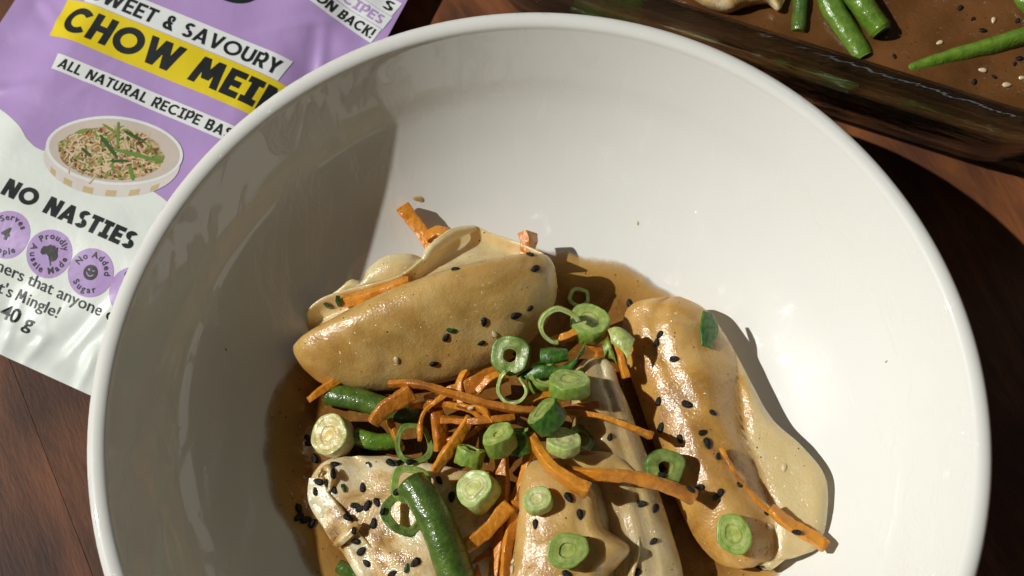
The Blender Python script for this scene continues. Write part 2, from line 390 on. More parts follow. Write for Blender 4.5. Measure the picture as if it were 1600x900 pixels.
for j in range(NR - 1):
    for k in range(NA): ff.append((1 + j * NA + k, 1 + j * NA + (k + 1) % NA, 1 + (j + 1) * NA + (k + 1) % NA, 1 + (j + 1) * NA + k))
pool = mesh('sauce_pool', vv, ff, M['sauce'], origin=(0, 0, 0))
at_ = pool.data.attributes.new('depth', 'FLOAT', 'POINT'); at_.data.foreach_set('value', dep)
tag(pool, 'pool of thin brown sauce in the bottom of the white bowl', 'sauce')

# ------------------------------------------------------------------ dumplings
def sst_(x): x = max(0.0, min(1.0, x)); return x * x * (3 - 2 * x)
def loft_body(name, stations, mat, parent, ns=70, nc=22, pw=0.75, amp=0.05, seed=0.0, crease=None, ridge=0.75, skirt=None):
    conv = []
    for (x1, y1, z1, x2, y2, z2, b, u) in stations:
        conv.append(tuple(at(x1, y1, z1)) + tuple(at(x2, y2, z2)) + (b, u))
    S = cat_rom(conv, ns)
    mids = [(Vector(s[0:3]) + Vector(s[3:6])) / 2 for s in S]
    vv = []; n = 2 * nc
    for i, s in enumerate(S):
        E1, E2 = Vector(s[0:3]), Vector(s[3:6]); ch = E2 - E1
        T = (mids[min(i + 1, ns - 1)] - mids[max(i - 1, 0)]).normalized()
        Nn = ch.cross(T)
        if Nn.length < 1e-6: Nn = Vector((0, 0, 1))
        Nn.normalize()
        if Nn.z < 0: Nn.negate()
        for k in range(n):
            top = k < nc
            f = k / nc if top else 2 - k / nc
            q = 0.5 - 0.5 * math.cos(math.pi * f)
            h = max(0.0, math.sin(math.pi * f)) ** (pw if (f > .5 or not top) else ridge + (pw - ridge) * (2 * f) ** 2)
            if skirt:
                x0 = skirt(i / (ns - 1))
                body = max(0.0, math.sin(math.pi * min(q / x0, 1.0))) ** pw
                rim_ = 0.0
                if q > x0 - .12:
                    w_ = sst_((q - x0 + .12) / .2)
                    rim_ = w_ * (0.10 + 0.16 * w_ * (0.5 + 0.5 * math.sin(i * .22 + seed)) * q) * (1 - max(0, (q - .9) / .1) ** 2)
                hh = max(body * (s[6] if top else s[7]), rim_ if top else rim_ - .07)
                if not top: hh = max(hh, 0) if q < x0 else -max(rim_ - .09 * min(1, (1 - q) / .02), 0)
                p = E1 + ch * q + Nn * (hh if top else -hh)
                h = body
            else:
                p = E1 + ch * q + Nn * (s[6] * h if top else -s[7] * h)
            d = amp * (nz(p, 0.9, seed) + 0.45 * nz(p, 2.6, seed + 5))
            if crease: d += crease(i / (ns - 1), f, top)
            p = p + (Nn * d if top else Nn * d * 0.3) * (0.25 + 0.75 * h)
            vv.append(p)
    ff = []
    for i in range(ns - 1):
        for k in range(n):
            ff.append((i * n + k, i * n + (k + 1) % n, (i + 1) * n + (k + 1) % n, (i + 1) * n + k))
    for i0, rev in ((0, False), (ns - 1, True)):
        c = sum((vv[i0 * n + k] for k in range(n)), Vector()) / n
        vv.append(c); ci = len(vv) - 1
        for k in range(n): ff.append((ci, i0 * n + k, i0 * n + (k + 1) % n))
    o = mesh(name, vv, ff, mat, parent, origin=part_origin(parent))
    if skirt:
        bare = []
        for i in range(ns):
            for k in range(n):
                q = 0.5 - 0.5 * math.cos(math.pi * (k / nc if k < nc else 2 - k / nc)); p = vv[i * n + k]
                bare.append(.85 * sst_((q - skirt(i / (ns - 1)) + .04 + .10 * nz(p, 1.6, 3)) / .14))
        at_ = o.data.attributes.new('bare_dough', 'FLOAT', 'POINT'); at_.data.foreach_set('value', bare + [0.0, 0.0])
    return o
def frill(name, inner, outer, mat, parent, ns=60, nt_=12, thick=0.10, arch=0.0, seed=0.0, amp=0.05):
    A = cat_rom([tuple(at(*p)) for p in inner], ns); B = cat_rom([tuple(at(*p)) for p in outer], ns)
    vv, ff = [], []
    for i in range(ns):
        a, b_ = Vector(A[i]), Vector(B[i])
        for j in range(nt_):
            s = j / (nt_ - 1); p = a.lerp(b_, s)
            p.z += arch * math.sin(math.pi * s) + amp * s * (nz(p, 1.4, seed) + 0.5 * nz(p, 3.5, seed)) + (0.05 * max(0, s - 0.85) / 0.15)
            vv.append(p)
    for i in range(ns - 1):
        for j in range(nt_ - 1): ff.append((i * nt_ + j, i * nt_ + j + 1, (i + 1) * nt_ + j + 1, (i + 1) * nt_ + j))
    o = mesh(name, vv, ff, mat, parent, origin=part_origin(parent))
    md = o.modifiers.new('thickness', 'SOLIDIFY'); md.thickness = thick * U; md.offset = 0
    md = o.modifiers.new('smooth', 'SUBSURF'); md.levels = 1; md.render_levels = 1
    return o

# A: upper left dumpling
A = empty('dumpling', at(660, 500, 1.6), 'large tan dumpling with pleated edge lying across the upper left food', 'dumpling', 'dumplings in the bowl')
loft_body('body', [
    (458, 540, 2.3, 460, 552, 2.2, .05, .05),
    (476, 522, 2.7, 482, 580, 2.0, .25, .3),
    (512, 504, 3.1, 520, 602, 1.7, .42, .6),
    (560, 482, 3.45, 590, 608, 1.5, .55, .9),
    (622, 455, 3.7, 660, 600, 1.5, .62, 1.0),
    (690, 430, 3.8, 735, 582, 1.6, .66, 1.0),
    (760, 410, 3.7, 800, 556, 1.7, .66, .9),
    (822, 398, 3.4, 846, 508, 2.0, .55, .7),
    (852, 398, 3.1, 866, 462, 2.3, .30, .4),
    (862, 412, 2.8, 868, 436, 2.6, .08, .08)], M['dough'], A, seed=1.0, amp=0.09, ridge=1.15)
frill('pleated_edge',
    [(470, 530, 2.55), (512, 508, 2.95), (560, 485, 3.25), (622, 458, 3.5), (690, 433, 3.55), (760, 413, 3.45), (815, 403, 3.2), (850, 405, 2.9)],
    [(478, 488, 2.2), (500, 468, 2.4), (545, 452, 2.55), (610, 436, 2.75), (652, 412, 2.8), (700, 366, 2.5), (735, 352, 2.3), (770, 366, 2.2), (806, 378, 2.3), (850, 398, 2.6)],
    M['dough_rim'], A, arch=-0.75, seed=2)
frill('pleat',
    [(556, 449, 2.5), (580, 443, 2.58), (605, 438, 2.68), (630, 428, 2.75), (655, 410, 2.75)],
    [(574, 444, 2.0), (574, 424, 2.5), (600, 402, 2.7), (642, 398, 2.65), (664, 408, 2.2)],
    M['dough_rim'], A, ns=40, arch=0.12, seed=3, thick=0.08)
frill('pleat',
    [(652, 414, 2.7), (668, 404, 2.75), (690, 388, 2.6), (720, 370, 2.45), (745, 360, 2.3)],
    [(664, 410, 2.3), (664, 392, 2.7), (684, 372, 2.8), (712, 356, 2.6), (742, 354, 2.2)],
    M['dough_rim'], A, ns=40, arch=0.10, seed=4, thick=0.08)
frill('pleat',
    [(520, 460, 2.35), (532, 456, 2.4), (548, 451, 2.45), (566, 447, 2.5)],
    [(540, 454, 2.1), (542, 443, 2.4), (552, 437, 2.45), (570, 445, 2.2)],
    M['dough_rim'], A, ns=30, arch=0.08, seed=5, thick=0.08)

# B: right dumpling
B = empty('dumpling', at(1110, 680, 1.4), 'brown glazed dumpling with many black sesame seeds at the right', 'dumpling', 'dumplings in the bowl')
def crB(t, f, top):
    return (-0.07 * math.exp(-((f - 0.44 + .05 * math.sin(7 * t)) / 0.05) ** 2) - 0.05 * math.exp(-((f - 0.30) / 0.03) ** 2) * sst_((t - .4) / .3)) if top else 0
loft_body('body', [
    (1035, 464, 2.4, 1062, 463, 2.4, .05, .05),
    (990, 474, 2.3, 1098, 480, 2.3, .42, .5),
    (973, 505, 2.0, 1126, 512, 2.2, .72, .8),
    (980, 570, 1.9, 1152, 556, 2.2, .84, .8),
    (1000, 630, 1.9, 1176, 602, 2.2, .88, .8),
    (1022, 695, 1.9, 1208, 656, 2.25, .88, .8),
    (1045, 752, 1.9, 1252, 696, 2.4, .86, .8),
    (1068, 808, 1.9, 1288, 742, 2.5, .80, .7),
    (1092, 850, 1.9, 1293, 798, 2.45, .62, .5),
    (1122, 880, 2.0, 1278, 856, 2.35, .35, .3),
    (1152, 888, 2.05, 1236, 868, 2.2, .10, .1),
    (1170, 886, 2.05, 1200, 878, 2.1, .03, .03)], M['dough_brown'], B, ns=100, nc=40, seed=11.0, amp=0.09, crease=crB,
    skirt=lambda t: 1.0 - .42 * sst_((t - .22) / .42))
frill('edge_fold',
    [(1262, 735, 2.4), (1276, 770, 2.4), (1278, 810, 2.3), (1272, 842, 2.25)],
    [(1284, 740, 2.15), (1294, 760, 2.1), (1292, 800, 2.1), (1284, 836, 2.1)],
    M['dough_rim'], B, ns=30, arch=0.0, seed=13, amp=0.1, thick=0.09)

def crD(t, f, top):
    return (-0.10 * math.exp(-((f - 0.62 + .12 * t) / 0.04) ** 2) - 0.07 * math.exp(-((f - 0.25 - .15 * t) / 0.035) ** 2) + .03 * math.sin(22 * t + 3 * f)) if top else 0
# D: dumpling behind the centre, tip upwards
D = empty('dumpling', at(980, 720, 1.4), 'narrow pale dumpling standing between the glazed one and the front one', 'dumpling', 'dumplings in the bowl')
loft_body('body', [
    (912, 562, 2.9, 944, 558, 2.9, .05, .1),
    (898, 578, 2.9, 958, 572, 2.8, .30, .5),
    (893, 610, 2.7, 970, 610, 2.5, .55, .9),
    (896, 660, 2.6, 988, 655, 2.4, .70, 1.0),
    (902, 705, 2.5, 1006, 705, 2.3, .75, 1.0),
    (925, 765, 2.4, 1026, 765, 2.2, .75, 1.0),
    (940, 830, 2.3, 1048, 830, 2.1, .70, 1.0),
    (950, 900, 2.2, 1066, 900, 2.0, .70, 1.0),
    (960, 980, 2.1, 1068, 980, 1.9, .65, .9),
    (985, 1040, 1.9, 1045, 1045, 1.8, .1, .2)], M['dough_grey'], D, seed=21.0, amp=0.10, crease=crD)

def crC(t, f, top):
    return (-0.09 * math.exp(-((f - 0.70 - .06 * math.sin(8 * t)) / 0.045) ** 2) - 0.06 * math.exp(-((f - 0.36 + .1 * t) / 0.03) ** 2) * sst_((t - .3) / .2)) if top else 0
# C: front centre dumpling with wavy pleats
C = empty('dumpling', at(885, 830, 1.4), 'front centre dumpling with a wavy pleated right edge under carrot strips', 'dumpling', 'dumplings in the bowl')
loft_body('body', [
    (842, 715, 2.9, 880, 716, 2.9, .05, .1),
    (822, 730, 2.9, 905, 735, 3.0, .35, .6),
    (812, 765, 2.8, 928, 765, 3.1, .62, 1.0),
    (812, 796, 2.7, 936, 798, 3.1, .75, 1.1),
    (808, 826, 2.65, 946, 826, 3.1, .78, 1.1),
    (804, 854, 2.6, 984, 856, 3.05, .80, 1.1),
    (800, 882, 2.55, 966, 884, 2.95, .80, 1.1),
    (796, 910, 2.5, 944, 908, 2.9, .80, 1.1),
    (795, 970, 2.4, 955, 970, 2.8, .75, 1.0),
    (820, 1030, 2.2, 930, 1030, 2.5, .3, .4)], M['dough'], C, seed=31.0, amp=0.09, crease=crC)
frill('pleated_edge',
    [(896, 735, 3.05), (920, 765, 3.1), (930, 800, 3.1), (938, 830, 3.0), (950, 860, 2.9), (945, 900, 2.85), (948, 960, 2.8)],
    [(985, 735, 2.95), (1002, 752, 2.85), (1004, 795, 2.8), (1000, 835, 2.8), (998, 870, 2.85), (990, 900, 2.8), (990, 960, 2.7)],
    M['dough_grey'], C, ns=70, arch=-0.40, seed=32, amp=0.12)
frill('top_flap',
    [(880, 738, 3.05), (905, 738, 3.12), (935, 736, 3.15), (965, 738, 3.05), (996, 748, 2.9)],
    [(878, 716, 3.0), (905, 708, 3.05), (935, 706, 3.1), (962, 712, 3.05), (990, 738, 2.9)],
    M['dough'], C, ns=40, arch=0.12, seed=34, thick=0.10)

# E: pale dumpling lower left
Ed = empty('dumpling', at(620, 820, 1.3), 'crumpled cream dumpling splashed with sauce and seeds at lower left', 'dumpling', 'dumplings in the bowl')
def crE(t, f, top):
    if not top: return 0
    return -0.14 * math.exp(-((f - 0.16 - 0.1 * t) / 0.045) ** 2) - 0.10 * math.exp(-((f - 0.42 + 0.25 * t) / 0.05) ** 2) + 0.10 * math.sin(9 * t + 5 * f)
loft_body('body', [
    (520, 716, 1.9, 600, 712, 2.0, .05, .05),
    (500, 728, 1.9, 690, 728, 2.1, .28, .3),
    (484, 752, 1.9, 765, 748, 2.2, .42, .5),
    (482, 786, 1.9, 790, 785, 2.2, .50, .6),
    (506, 826, 1.9, 800, 830, 2.1, .52, .6),
    (536, 866, 1.9, 800, 880, 2.1, .52, .6),
    (560, 905, 1.9, 800, 930, 2.0, .5, .6),
    (600, 970, 1.8, 780, 980, 1.9, .4, .5),
    (650, 1020, 1.7, 740, 1020, 1.7, .05, .05)], M['dough_pale'], Ed, seed=41.0, amp=0.22, crease=crE)
frill('torn_edge',
    [(505, 745, 2.2), (515, 770, 2.25), (540, 800, 2.3), (560, 830, 2.3), (590, 860, 2.3), (630, 890, 2.3)],
    [(484, 748, 2.0), (482, 782, 1.95), (500, 815, 1.95), (518, 846, 1.95), (548, 876, 1.95), (575, 905, 2.0)],
    M['dough_pale'], Ed, arch=0.05, seed=42, amp=0.12)
frill('fold',
    [(500, 738, 2.15), (514, 726, 2.25), (524, 742, 2.3), (518, 765, 2.25)],
    [(492, 760, 2.05), (502, 735, 2.25), (514, 742, 2.42), (512, 772, 2.2)],
    M['dough_pale'], Ed, ns=30, arch=0.1, seed=43, amp=0.04, thick=0.08)
frill('fold',
    [(520, 852, 2.1), (530, 838, 2.25), (545, 824, 2.35), (556, 815, 2.4)],
    [(530, 856, 2.1), (543, 846, 2.35), (556, 834, 2.45), (566, 822, 2.42)],
    M['dough_pale'], Ed, ns=30, arch=0.1, seed=44, amp=0.04, thick=0.08)

# ------------------------------------------------------------------ long vegetables
def strand(name, pts, w, mat, label, cat, group, round_=False, taper=(1, 1), thick=0.7, bumpy=0.05, endmat=None, ns=34, seed=0.0, parent=None, twist=0.0, sway=0.0):
    """pts: (px, py, z of the strand's axis); w: width in photo pixels"""
    Cc = [Vector(p) for p in cat_rom([tuple(at(*p)) for p in pts], ns)]
    Cc = [c + Vector((nz(c, .9, seed + 3), nz(c, .9, seed + 8), nz(c, .9, seed + 13) * .6)) * sway for c in Cc]
    sc = (at(pts[0][0] + 1, pts[0][1], pts[0][2]) - at(*pts[0])).length
    hw = w * sc / 2; nsec = 14; vv, ff = [], []
    for i, c in enumerate(Cc):
        t = i / (ns - 1); T = (Cc[min(i + 1, ns - 1)] - Cc[max(i - 1, 0)]).normalized()
        side = T.cross(Vector((0, 0, 1))).normalized(); up = side.cross(T)
        ca, sa = math.cos(twist * t + seed * .3), math.sin(twist * t + seed * .3)
        side, up = side * ca + up * sa, up * ca - side * sa
        k0 = taper[0] + (taper[1] - taper[0]) * t
        e = min(t, 1 - t) * (ns - 1); endk = 1.0 if e >= 1 else 0.90
        for k in range(nsec):
            a = 2 * math.pi * k / nsec; ca_, sa_ = math.cos(a), math.sin(a)
            pw = 1.0 if round_ else 0.30
            q = side * (math.copysign(abs(ca_) ** pw, ca_) * hw * k0) + up * (math.copysign(abs(sa_) ** pw, sa_) * hw * k0 * thick)
            p = c + q * endk
            p += q.normalized() * (bumpy * (nz(p, 2.2, seed) * 0.7 + nz(p, 6.0, seed) * 0.4))
            vv.append(p)
    for i in range(ns - 1):
        for k in range(nsec): ff.append((i * nsec + k, i * nsec + (k + 1) % nsec, (i + 1) * nsec + (k + 1) % nsec, (i + 1) * nsec + k))
    fm = [0] * len(ff)
    ff += [tuple(range(nsec)), tuple(range((ns - 1) * nsec, ns * nsec))]; fm += [1, 1] if endmat else [0, 0]
    o = mesh(name, vv, ff, [mat, endmat] if endmat else mat, parent, fmat=fm, sharp=55 if round_ else 38, origin=part_origin(parent) if parent else None)
    if label: tag(o, label, cat, group)
    return o
CG = 'carrot shreds in the bowl'
carrots = [
 ([(630, 322, 2.35), (648, 348, 2.2), (676, 390, 2.1)], 22, 'carrot_bright', 'carrot shred pointing up the bare white glaze above the upper dumpling'),
 ([(665, 372, 2.3), (684, 360, 2.35), (700, 366, 2.4)], 22, 'carrot', 'short carrot lump peeking out behind the pleats of the upper dumpling'),
 ([(824, 366, 2.2), (826, 382, 2.2), (822, 408, 2.1)], 30, 'carrot', 'carrot stub poking out above the right end of the upper dumpling'),
 ([(478, 624, 2.1), (498, 610, 2.1), (540, 586, 2.0)], 26, 'carrot_bright', 'carrot stick jutting from under the left end of the upper dumpling'),
 ([(866, 446, 2.3), (854, 476, 2.2), (838, 512, 2.1)], 16, 'carrot', 'carrot sliver hanging under the right end of the upper dumpling'),
 ([(608, 600, 2.9), (655, 600, 3.15), (720, 620, 3.3), (790, 636, 3.3), (860, 640, 3.2), (934, 630, 3.1)], 16, 'carrot_sauced', 'longest carrot shred running sideways through the centre of the food'),
 ([(584, 660, 2.7), (604, 636, 2.9), (642, 610, 3.0)], 25, 'carrot_sauced', 'thick carrot end pointing down left beside the green bean'),
 ([(690, 616, 2.6), (740, 600, 2.7), (790, 578, 2.6)], 30, 'carrot_sauced', 'saucy carrot lump under the lower edge of the upper dumpling'),
 ([(672, 615, 2.5), (684, 655, 2.55), (690, 704, 2.4)], 24, 'carrot_sauced', 'carrot piece standing upright left of centre under the longest shred'),
 ([(738, 652, 2.9), (712, 690, 2.85), (680, 736, 2.7)], 18, 'carrot', 'carrot shred slanting down left from the centre above the cream dumpling'),
 ([(690, 655, 2.75), (750, 656, 2.95), (806, 650, 2.9)], 20, 'carrot_sauced', 'carrot shred lying just below and along the longest shred'),
 ([(872, 642, 3.35), (925, 650, 3.5), (970, 662, 3.5), (1018, 680, 3.4)], 19, 'carrot', 'carrot strip crossing the narrow pale dumpling towards the glazed one'),
 ([(830, 684, 3.35), (852, 718, 3.75), (884, 748, 3.9), (924, 768, 3.9)], 27, 'carrot_bright', 'thick bent carrot strip on top of the front centre dumpling'),
 ([(884, 734, 3.5), (950, 742, 3.65), (1020, 754, 3.5), (1088, 778, 3.3)], 21, 'carrot', 'long carrot strip bridging the front dumpling and the glazed dumpling'),
 ([(784, 712, 2.6), (786, 770, 2.7), (780, 830, 2.7), (770, 910, 2.6)], 20, 'carrot', 'carrot shred running down the gap left of the front centre dumpling'),
 ([(796, 792, 3.0), (760, 826, 3.05), (720, 862, 3.0)], 24, 'carrot', 'short carrot stick lying between the large green bean and front dumpling'),
 ([(806, 786, 2.85), (798, 840, 2.85), (786, 910, 2.8)], 17, 'carrot', 'carrot shred pressed against the left flank of the front dumpling'),
 ([(1206, 794, 2.85), (1244, 824, 2.75), (1290, 856, 2.65)], 20, 'carrot_bright', 'carrot tip sticking out at the lower right of the glazed dumpling'),
 ([(958, 512, 2.9), (966, 545, 2.9), (976, 590, 2.7)], 20, 'carrot', 'short carrot piece at the upper left flank of the glazed dumpling'),
 ([(862, 534, 2.8), (885, 530, 2.85), (908, 522, 2.8)], 22, 'carrot_bright', 'small carrot block beneath the curled onion ring'),
 ([(604, 655, 2.3), (616, 680, 2.25), (626, 704, 2.1)], 18, 'carrot_sauced', 'small carrot shred sinking into sauce right of the white onion end'),
 ([(640, 640, 2.6), (690, 632, 2.75), (730, 640, 2.8), (765, 668, 2.6)], 11, 'carrot', 'thin curved carrot thread under the longest shred left of centre'),
 ([(700, 690, 2.5), (735, 676, 2.7), (772, 640, 2.75)], 12, 'carrot_sauced', 'thin carrot thread rising right from behind the slanting shred'),
 ([(742, 610, 2.9), (765, 592, 3.0), (792, 584, 2.9)], 14, 'carrot_bright', 'thin bright carrot thread just left of the pale open onion curl'),
 ([(800, 640, 3.05), (838, 625, 3.15), (862, 618, 3.1)], 13, 'carrot', 'thin carrot thread between the pale curl and the dark angular onion piece'),
 ([(768, 735, 2.4), (752, 800, 2.4), (745, 905, 2.4)], 15, 'carrot_sauced', 'shaded carrot shred deep in the gap right of the large bean'),
 ([(655, 690, 2.55), (662, 650, 2.75), (700, 612, 2.85)], 10, 'carrot_bright', 'thin bright carrot thread inside the tangle above the dark shaded onion ring'),
 ([(715, 632, 3.05), (752, 640, 3.12), (770, 662, 3.05)], 12, 'carrot_bright', 'short carrot thread hooked over the shred below the longest one'),
 ([(728, 582, 2.7), (718, 600, 2.8), (724, 640, 2.75)], 13, 'carrot', 'short carrot thread coming down from under the upper dumpling'),
 ([(830, 700, 3.0), (818, 740, 2.95), (800, 790, 2.8)], 14, 'carrot', 'carrot shred dropping behind the thick bent strip to the left gap'),
 ([(690, 870, 2.4), (730, 880, 2.45), (768, 862, 2.4)], 16, 'carrot_sauced', 'shaded carrot shred near the bottom edge right of the large bean'),
 ([(880, 700, 3.1), (915, 708, 3.2), (945, 720, 3.1)], 11, 'carrot_sauced', 'thin carrot thread between the pale onion disc and the long bridging strip'),
 ([(915, 530, 2.6), (940, 548, 2.5), (925, 575, 2.3)], 20, 'carrot_sauced', 'small dull carrot bit above the tip of the narrow pale dumpling'),
]
for i, (p, w, mt, lb) in enumerate(carrots):
    strand('carrot_shred', p, w, M[mt], lb, 'carrot', CG, seed=i * 1.37, taper=rnd.choice(((0.78, 1.08), (1.05, 0.85), (0.9, 1.0))), thick=rnd.uniform(.5, .75), bumpy=0.055, twist=rnd.uniform(-.9, .9), sway=.10, ns=44)
strand('carrot_filling', [(528, 472, 2.45), (575, 462, 2.62), (640, 440, 2.85)], 24, M['carrot_bright'], None, None, None, parent=A, seed=3)
strand('carrot_vein', [(1126, 700, 3.02), (1150, 742, 2.98), (1178, 778, 2.88), (1204, 802, 2.75)], 9, M['carrot'], None, None, None, parent=B, seed=5)

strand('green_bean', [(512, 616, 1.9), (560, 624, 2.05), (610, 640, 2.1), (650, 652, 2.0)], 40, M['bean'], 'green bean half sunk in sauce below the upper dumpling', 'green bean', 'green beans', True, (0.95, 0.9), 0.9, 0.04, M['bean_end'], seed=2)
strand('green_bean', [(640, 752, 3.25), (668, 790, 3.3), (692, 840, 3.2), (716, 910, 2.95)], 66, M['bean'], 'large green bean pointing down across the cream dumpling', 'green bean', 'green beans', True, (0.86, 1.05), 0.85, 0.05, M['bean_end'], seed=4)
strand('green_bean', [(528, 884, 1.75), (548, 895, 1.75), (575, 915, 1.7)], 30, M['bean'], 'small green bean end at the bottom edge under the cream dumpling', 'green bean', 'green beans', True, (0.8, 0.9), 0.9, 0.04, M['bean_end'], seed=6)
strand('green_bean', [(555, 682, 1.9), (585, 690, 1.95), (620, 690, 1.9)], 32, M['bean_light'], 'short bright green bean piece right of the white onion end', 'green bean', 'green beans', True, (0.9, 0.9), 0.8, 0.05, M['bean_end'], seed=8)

# ------------------------------------------------------------------ spring onion
def onion(px, py, z, rpx, length, axis, kind, layers, label, arc=360, spin=0, squash=1.0, name='spring_onion_slice', seed=0.0):
    """a cut ring of spring onion: concentric leaf layers. axis: direction of the tube; layers: [(r_out, r_in, length factor)]"""
    c = at(px, py, z); sc = (at(px + 1, py, z) - c).length; Rr = rpx * sc; length *= .85
    e = empty(name, c, label, 'spring onion', 'spring onion slices')
    q = Vector(axis).normalized().to_track_quat('Z', 'Y').to_matrix() @ Matrix.Rotation(R(spin), 3, 'Z')
    for li, (ro, ri, lf) in enumerate(layers):
        ns = 40; full = arc >= 360; L = length * lf / 2; vv = []
        ri = max(ri, .001)
        prof_ = [(ri, -L), (ro * .97, -L), (ro, -L * .9), (ro, 0), (ro, L * .9), (ro * .97, L)] + [(ro + (ri - ro) * q_, L * (1 + .02 * math.sin(9 * q_))) for q_ in (.15, .3, .45, .6, .75, .9, 1)] + [(ri, 0)]
        npf = len(prof_)
        cnt = ns if full else ns + 1; rad = []
        for i in range(cnt):
            a = R(arc) * i / ns
            for (r_, z_) in prof_:
                rr = r_ * Rr * (1 + 0.16 * noise.noise(Vector((math.cos(a) * 1.1 + seed, math.sin(a) * 1.1, .4 * z_ + seed))) + 0.022 * noise.noise(Vector((math.cos(a) * 3 + seed, math.sin(a) * 3, seed))))
                if not full: rr *= 1 - 0.22 * i / ns
                p = Vector((rr * math.cos(a), rr * math.sin(a) * squash, z_ * (1 + 0.25 * noise.noise(Vector((math.cos(a) * r_ * 1.5, math.sin(a) * r_ * 1.5, seed + 9)))) + 0.014 * noise.noise(Vector((math.cos(a) * r_ * 4, math.sin(a) * r_ * 4, seed)))))
                vv.append(q @ p); rad.append(r_)
        ff, fm = [], []
        for i in range(ns):
            i2 = (i + 1) % cnt
            for k in range(npf):
                ff.append((i * npf + k, i2 * npf + k, i2 * npf + (k + 1) % npf, i * npf + (k + 1) % npf))
                fm.append(0 if 1 <= k <= 4 else 1)
        if not full:
            ff += [tuple(range(npf)), tuple(range(ns * npf, (ns + 1) * npf))]; fm += [1, 1]
        o = mesh('outer_layer' if li == 0 else 'inner_layer', vv, ff, list(ON[kind]), e, fmat=fm, sharp=45, origin=(0, 0, 0))
        ra_ = o.data.attributes.new('rad', 'FLOAT', 'POINT'); ra_.data.foreach_set('value', rad)
    return e
RING2 = [(1, .76, 1), (.78, .52, .92)]
SOLID = [(1, .46, 1), (.47, 0, .95)]
RING1 = [(1, .80, 1)]
CM = (0, -0.30, 0.95)          # leaning to the viewer's side
slices = [
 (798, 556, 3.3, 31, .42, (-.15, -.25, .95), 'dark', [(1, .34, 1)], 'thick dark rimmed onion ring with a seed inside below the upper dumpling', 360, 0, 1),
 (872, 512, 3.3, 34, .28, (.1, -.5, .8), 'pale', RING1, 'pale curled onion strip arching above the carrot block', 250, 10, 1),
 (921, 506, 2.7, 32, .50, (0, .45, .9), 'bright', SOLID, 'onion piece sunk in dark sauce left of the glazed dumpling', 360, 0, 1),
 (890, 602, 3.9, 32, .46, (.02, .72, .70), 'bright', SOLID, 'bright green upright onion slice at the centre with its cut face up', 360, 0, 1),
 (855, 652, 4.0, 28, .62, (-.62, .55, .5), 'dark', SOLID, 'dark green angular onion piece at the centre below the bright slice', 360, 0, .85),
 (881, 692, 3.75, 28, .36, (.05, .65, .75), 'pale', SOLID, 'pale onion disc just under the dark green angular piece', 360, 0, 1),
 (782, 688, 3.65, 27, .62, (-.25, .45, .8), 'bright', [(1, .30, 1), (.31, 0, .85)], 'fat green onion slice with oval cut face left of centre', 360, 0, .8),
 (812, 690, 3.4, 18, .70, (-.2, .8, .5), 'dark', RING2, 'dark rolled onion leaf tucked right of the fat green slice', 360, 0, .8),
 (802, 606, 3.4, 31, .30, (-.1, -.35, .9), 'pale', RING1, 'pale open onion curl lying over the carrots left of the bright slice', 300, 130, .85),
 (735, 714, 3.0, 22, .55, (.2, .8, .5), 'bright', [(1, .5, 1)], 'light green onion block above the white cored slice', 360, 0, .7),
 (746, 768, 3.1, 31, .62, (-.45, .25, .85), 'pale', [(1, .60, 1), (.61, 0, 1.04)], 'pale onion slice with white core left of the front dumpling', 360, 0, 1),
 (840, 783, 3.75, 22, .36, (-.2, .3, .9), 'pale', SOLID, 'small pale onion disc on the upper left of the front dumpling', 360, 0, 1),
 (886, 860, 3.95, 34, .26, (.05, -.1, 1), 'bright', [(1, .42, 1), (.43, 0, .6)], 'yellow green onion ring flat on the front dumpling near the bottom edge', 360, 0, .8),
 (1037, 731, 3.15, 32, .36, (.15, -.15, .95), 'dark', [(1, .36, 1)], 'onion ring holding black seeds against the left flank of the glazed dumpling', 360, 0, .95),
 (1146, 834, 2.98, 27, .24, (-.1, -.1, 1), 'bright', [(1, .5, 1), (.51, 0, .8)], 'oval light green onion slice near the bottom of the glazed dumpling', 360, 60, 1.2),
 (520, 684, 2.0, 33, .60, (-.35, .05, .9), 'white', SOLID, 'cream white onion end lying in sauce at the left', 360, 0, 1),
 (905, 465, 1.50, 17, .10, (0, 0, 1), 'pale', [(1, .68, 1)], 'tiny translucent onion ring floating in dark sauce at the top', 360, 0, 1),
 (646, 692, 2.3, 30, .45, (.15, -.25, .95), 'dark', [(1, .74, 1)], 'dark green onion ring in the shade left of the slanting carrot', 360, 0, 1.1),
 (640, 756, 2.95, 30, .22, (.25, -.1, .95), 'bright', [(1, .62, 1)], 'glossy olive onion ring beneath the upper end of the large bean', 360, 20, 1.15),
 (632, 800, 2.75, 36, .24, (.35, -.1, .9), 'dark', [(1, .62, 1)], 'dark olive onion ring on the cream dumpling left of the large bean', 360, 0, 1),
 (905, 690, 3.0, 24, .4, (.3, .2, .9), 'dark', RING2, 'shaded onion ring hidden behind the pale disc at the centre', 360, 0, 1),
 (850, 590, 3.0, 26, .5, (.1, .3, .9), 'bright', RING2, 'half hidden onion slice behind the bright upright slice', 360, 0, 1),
]
for i, s in enumerate(slices):
    onion(*s[:9], arc=s[9], spin=s[10], squash=s[11], seed=i * 2.3)

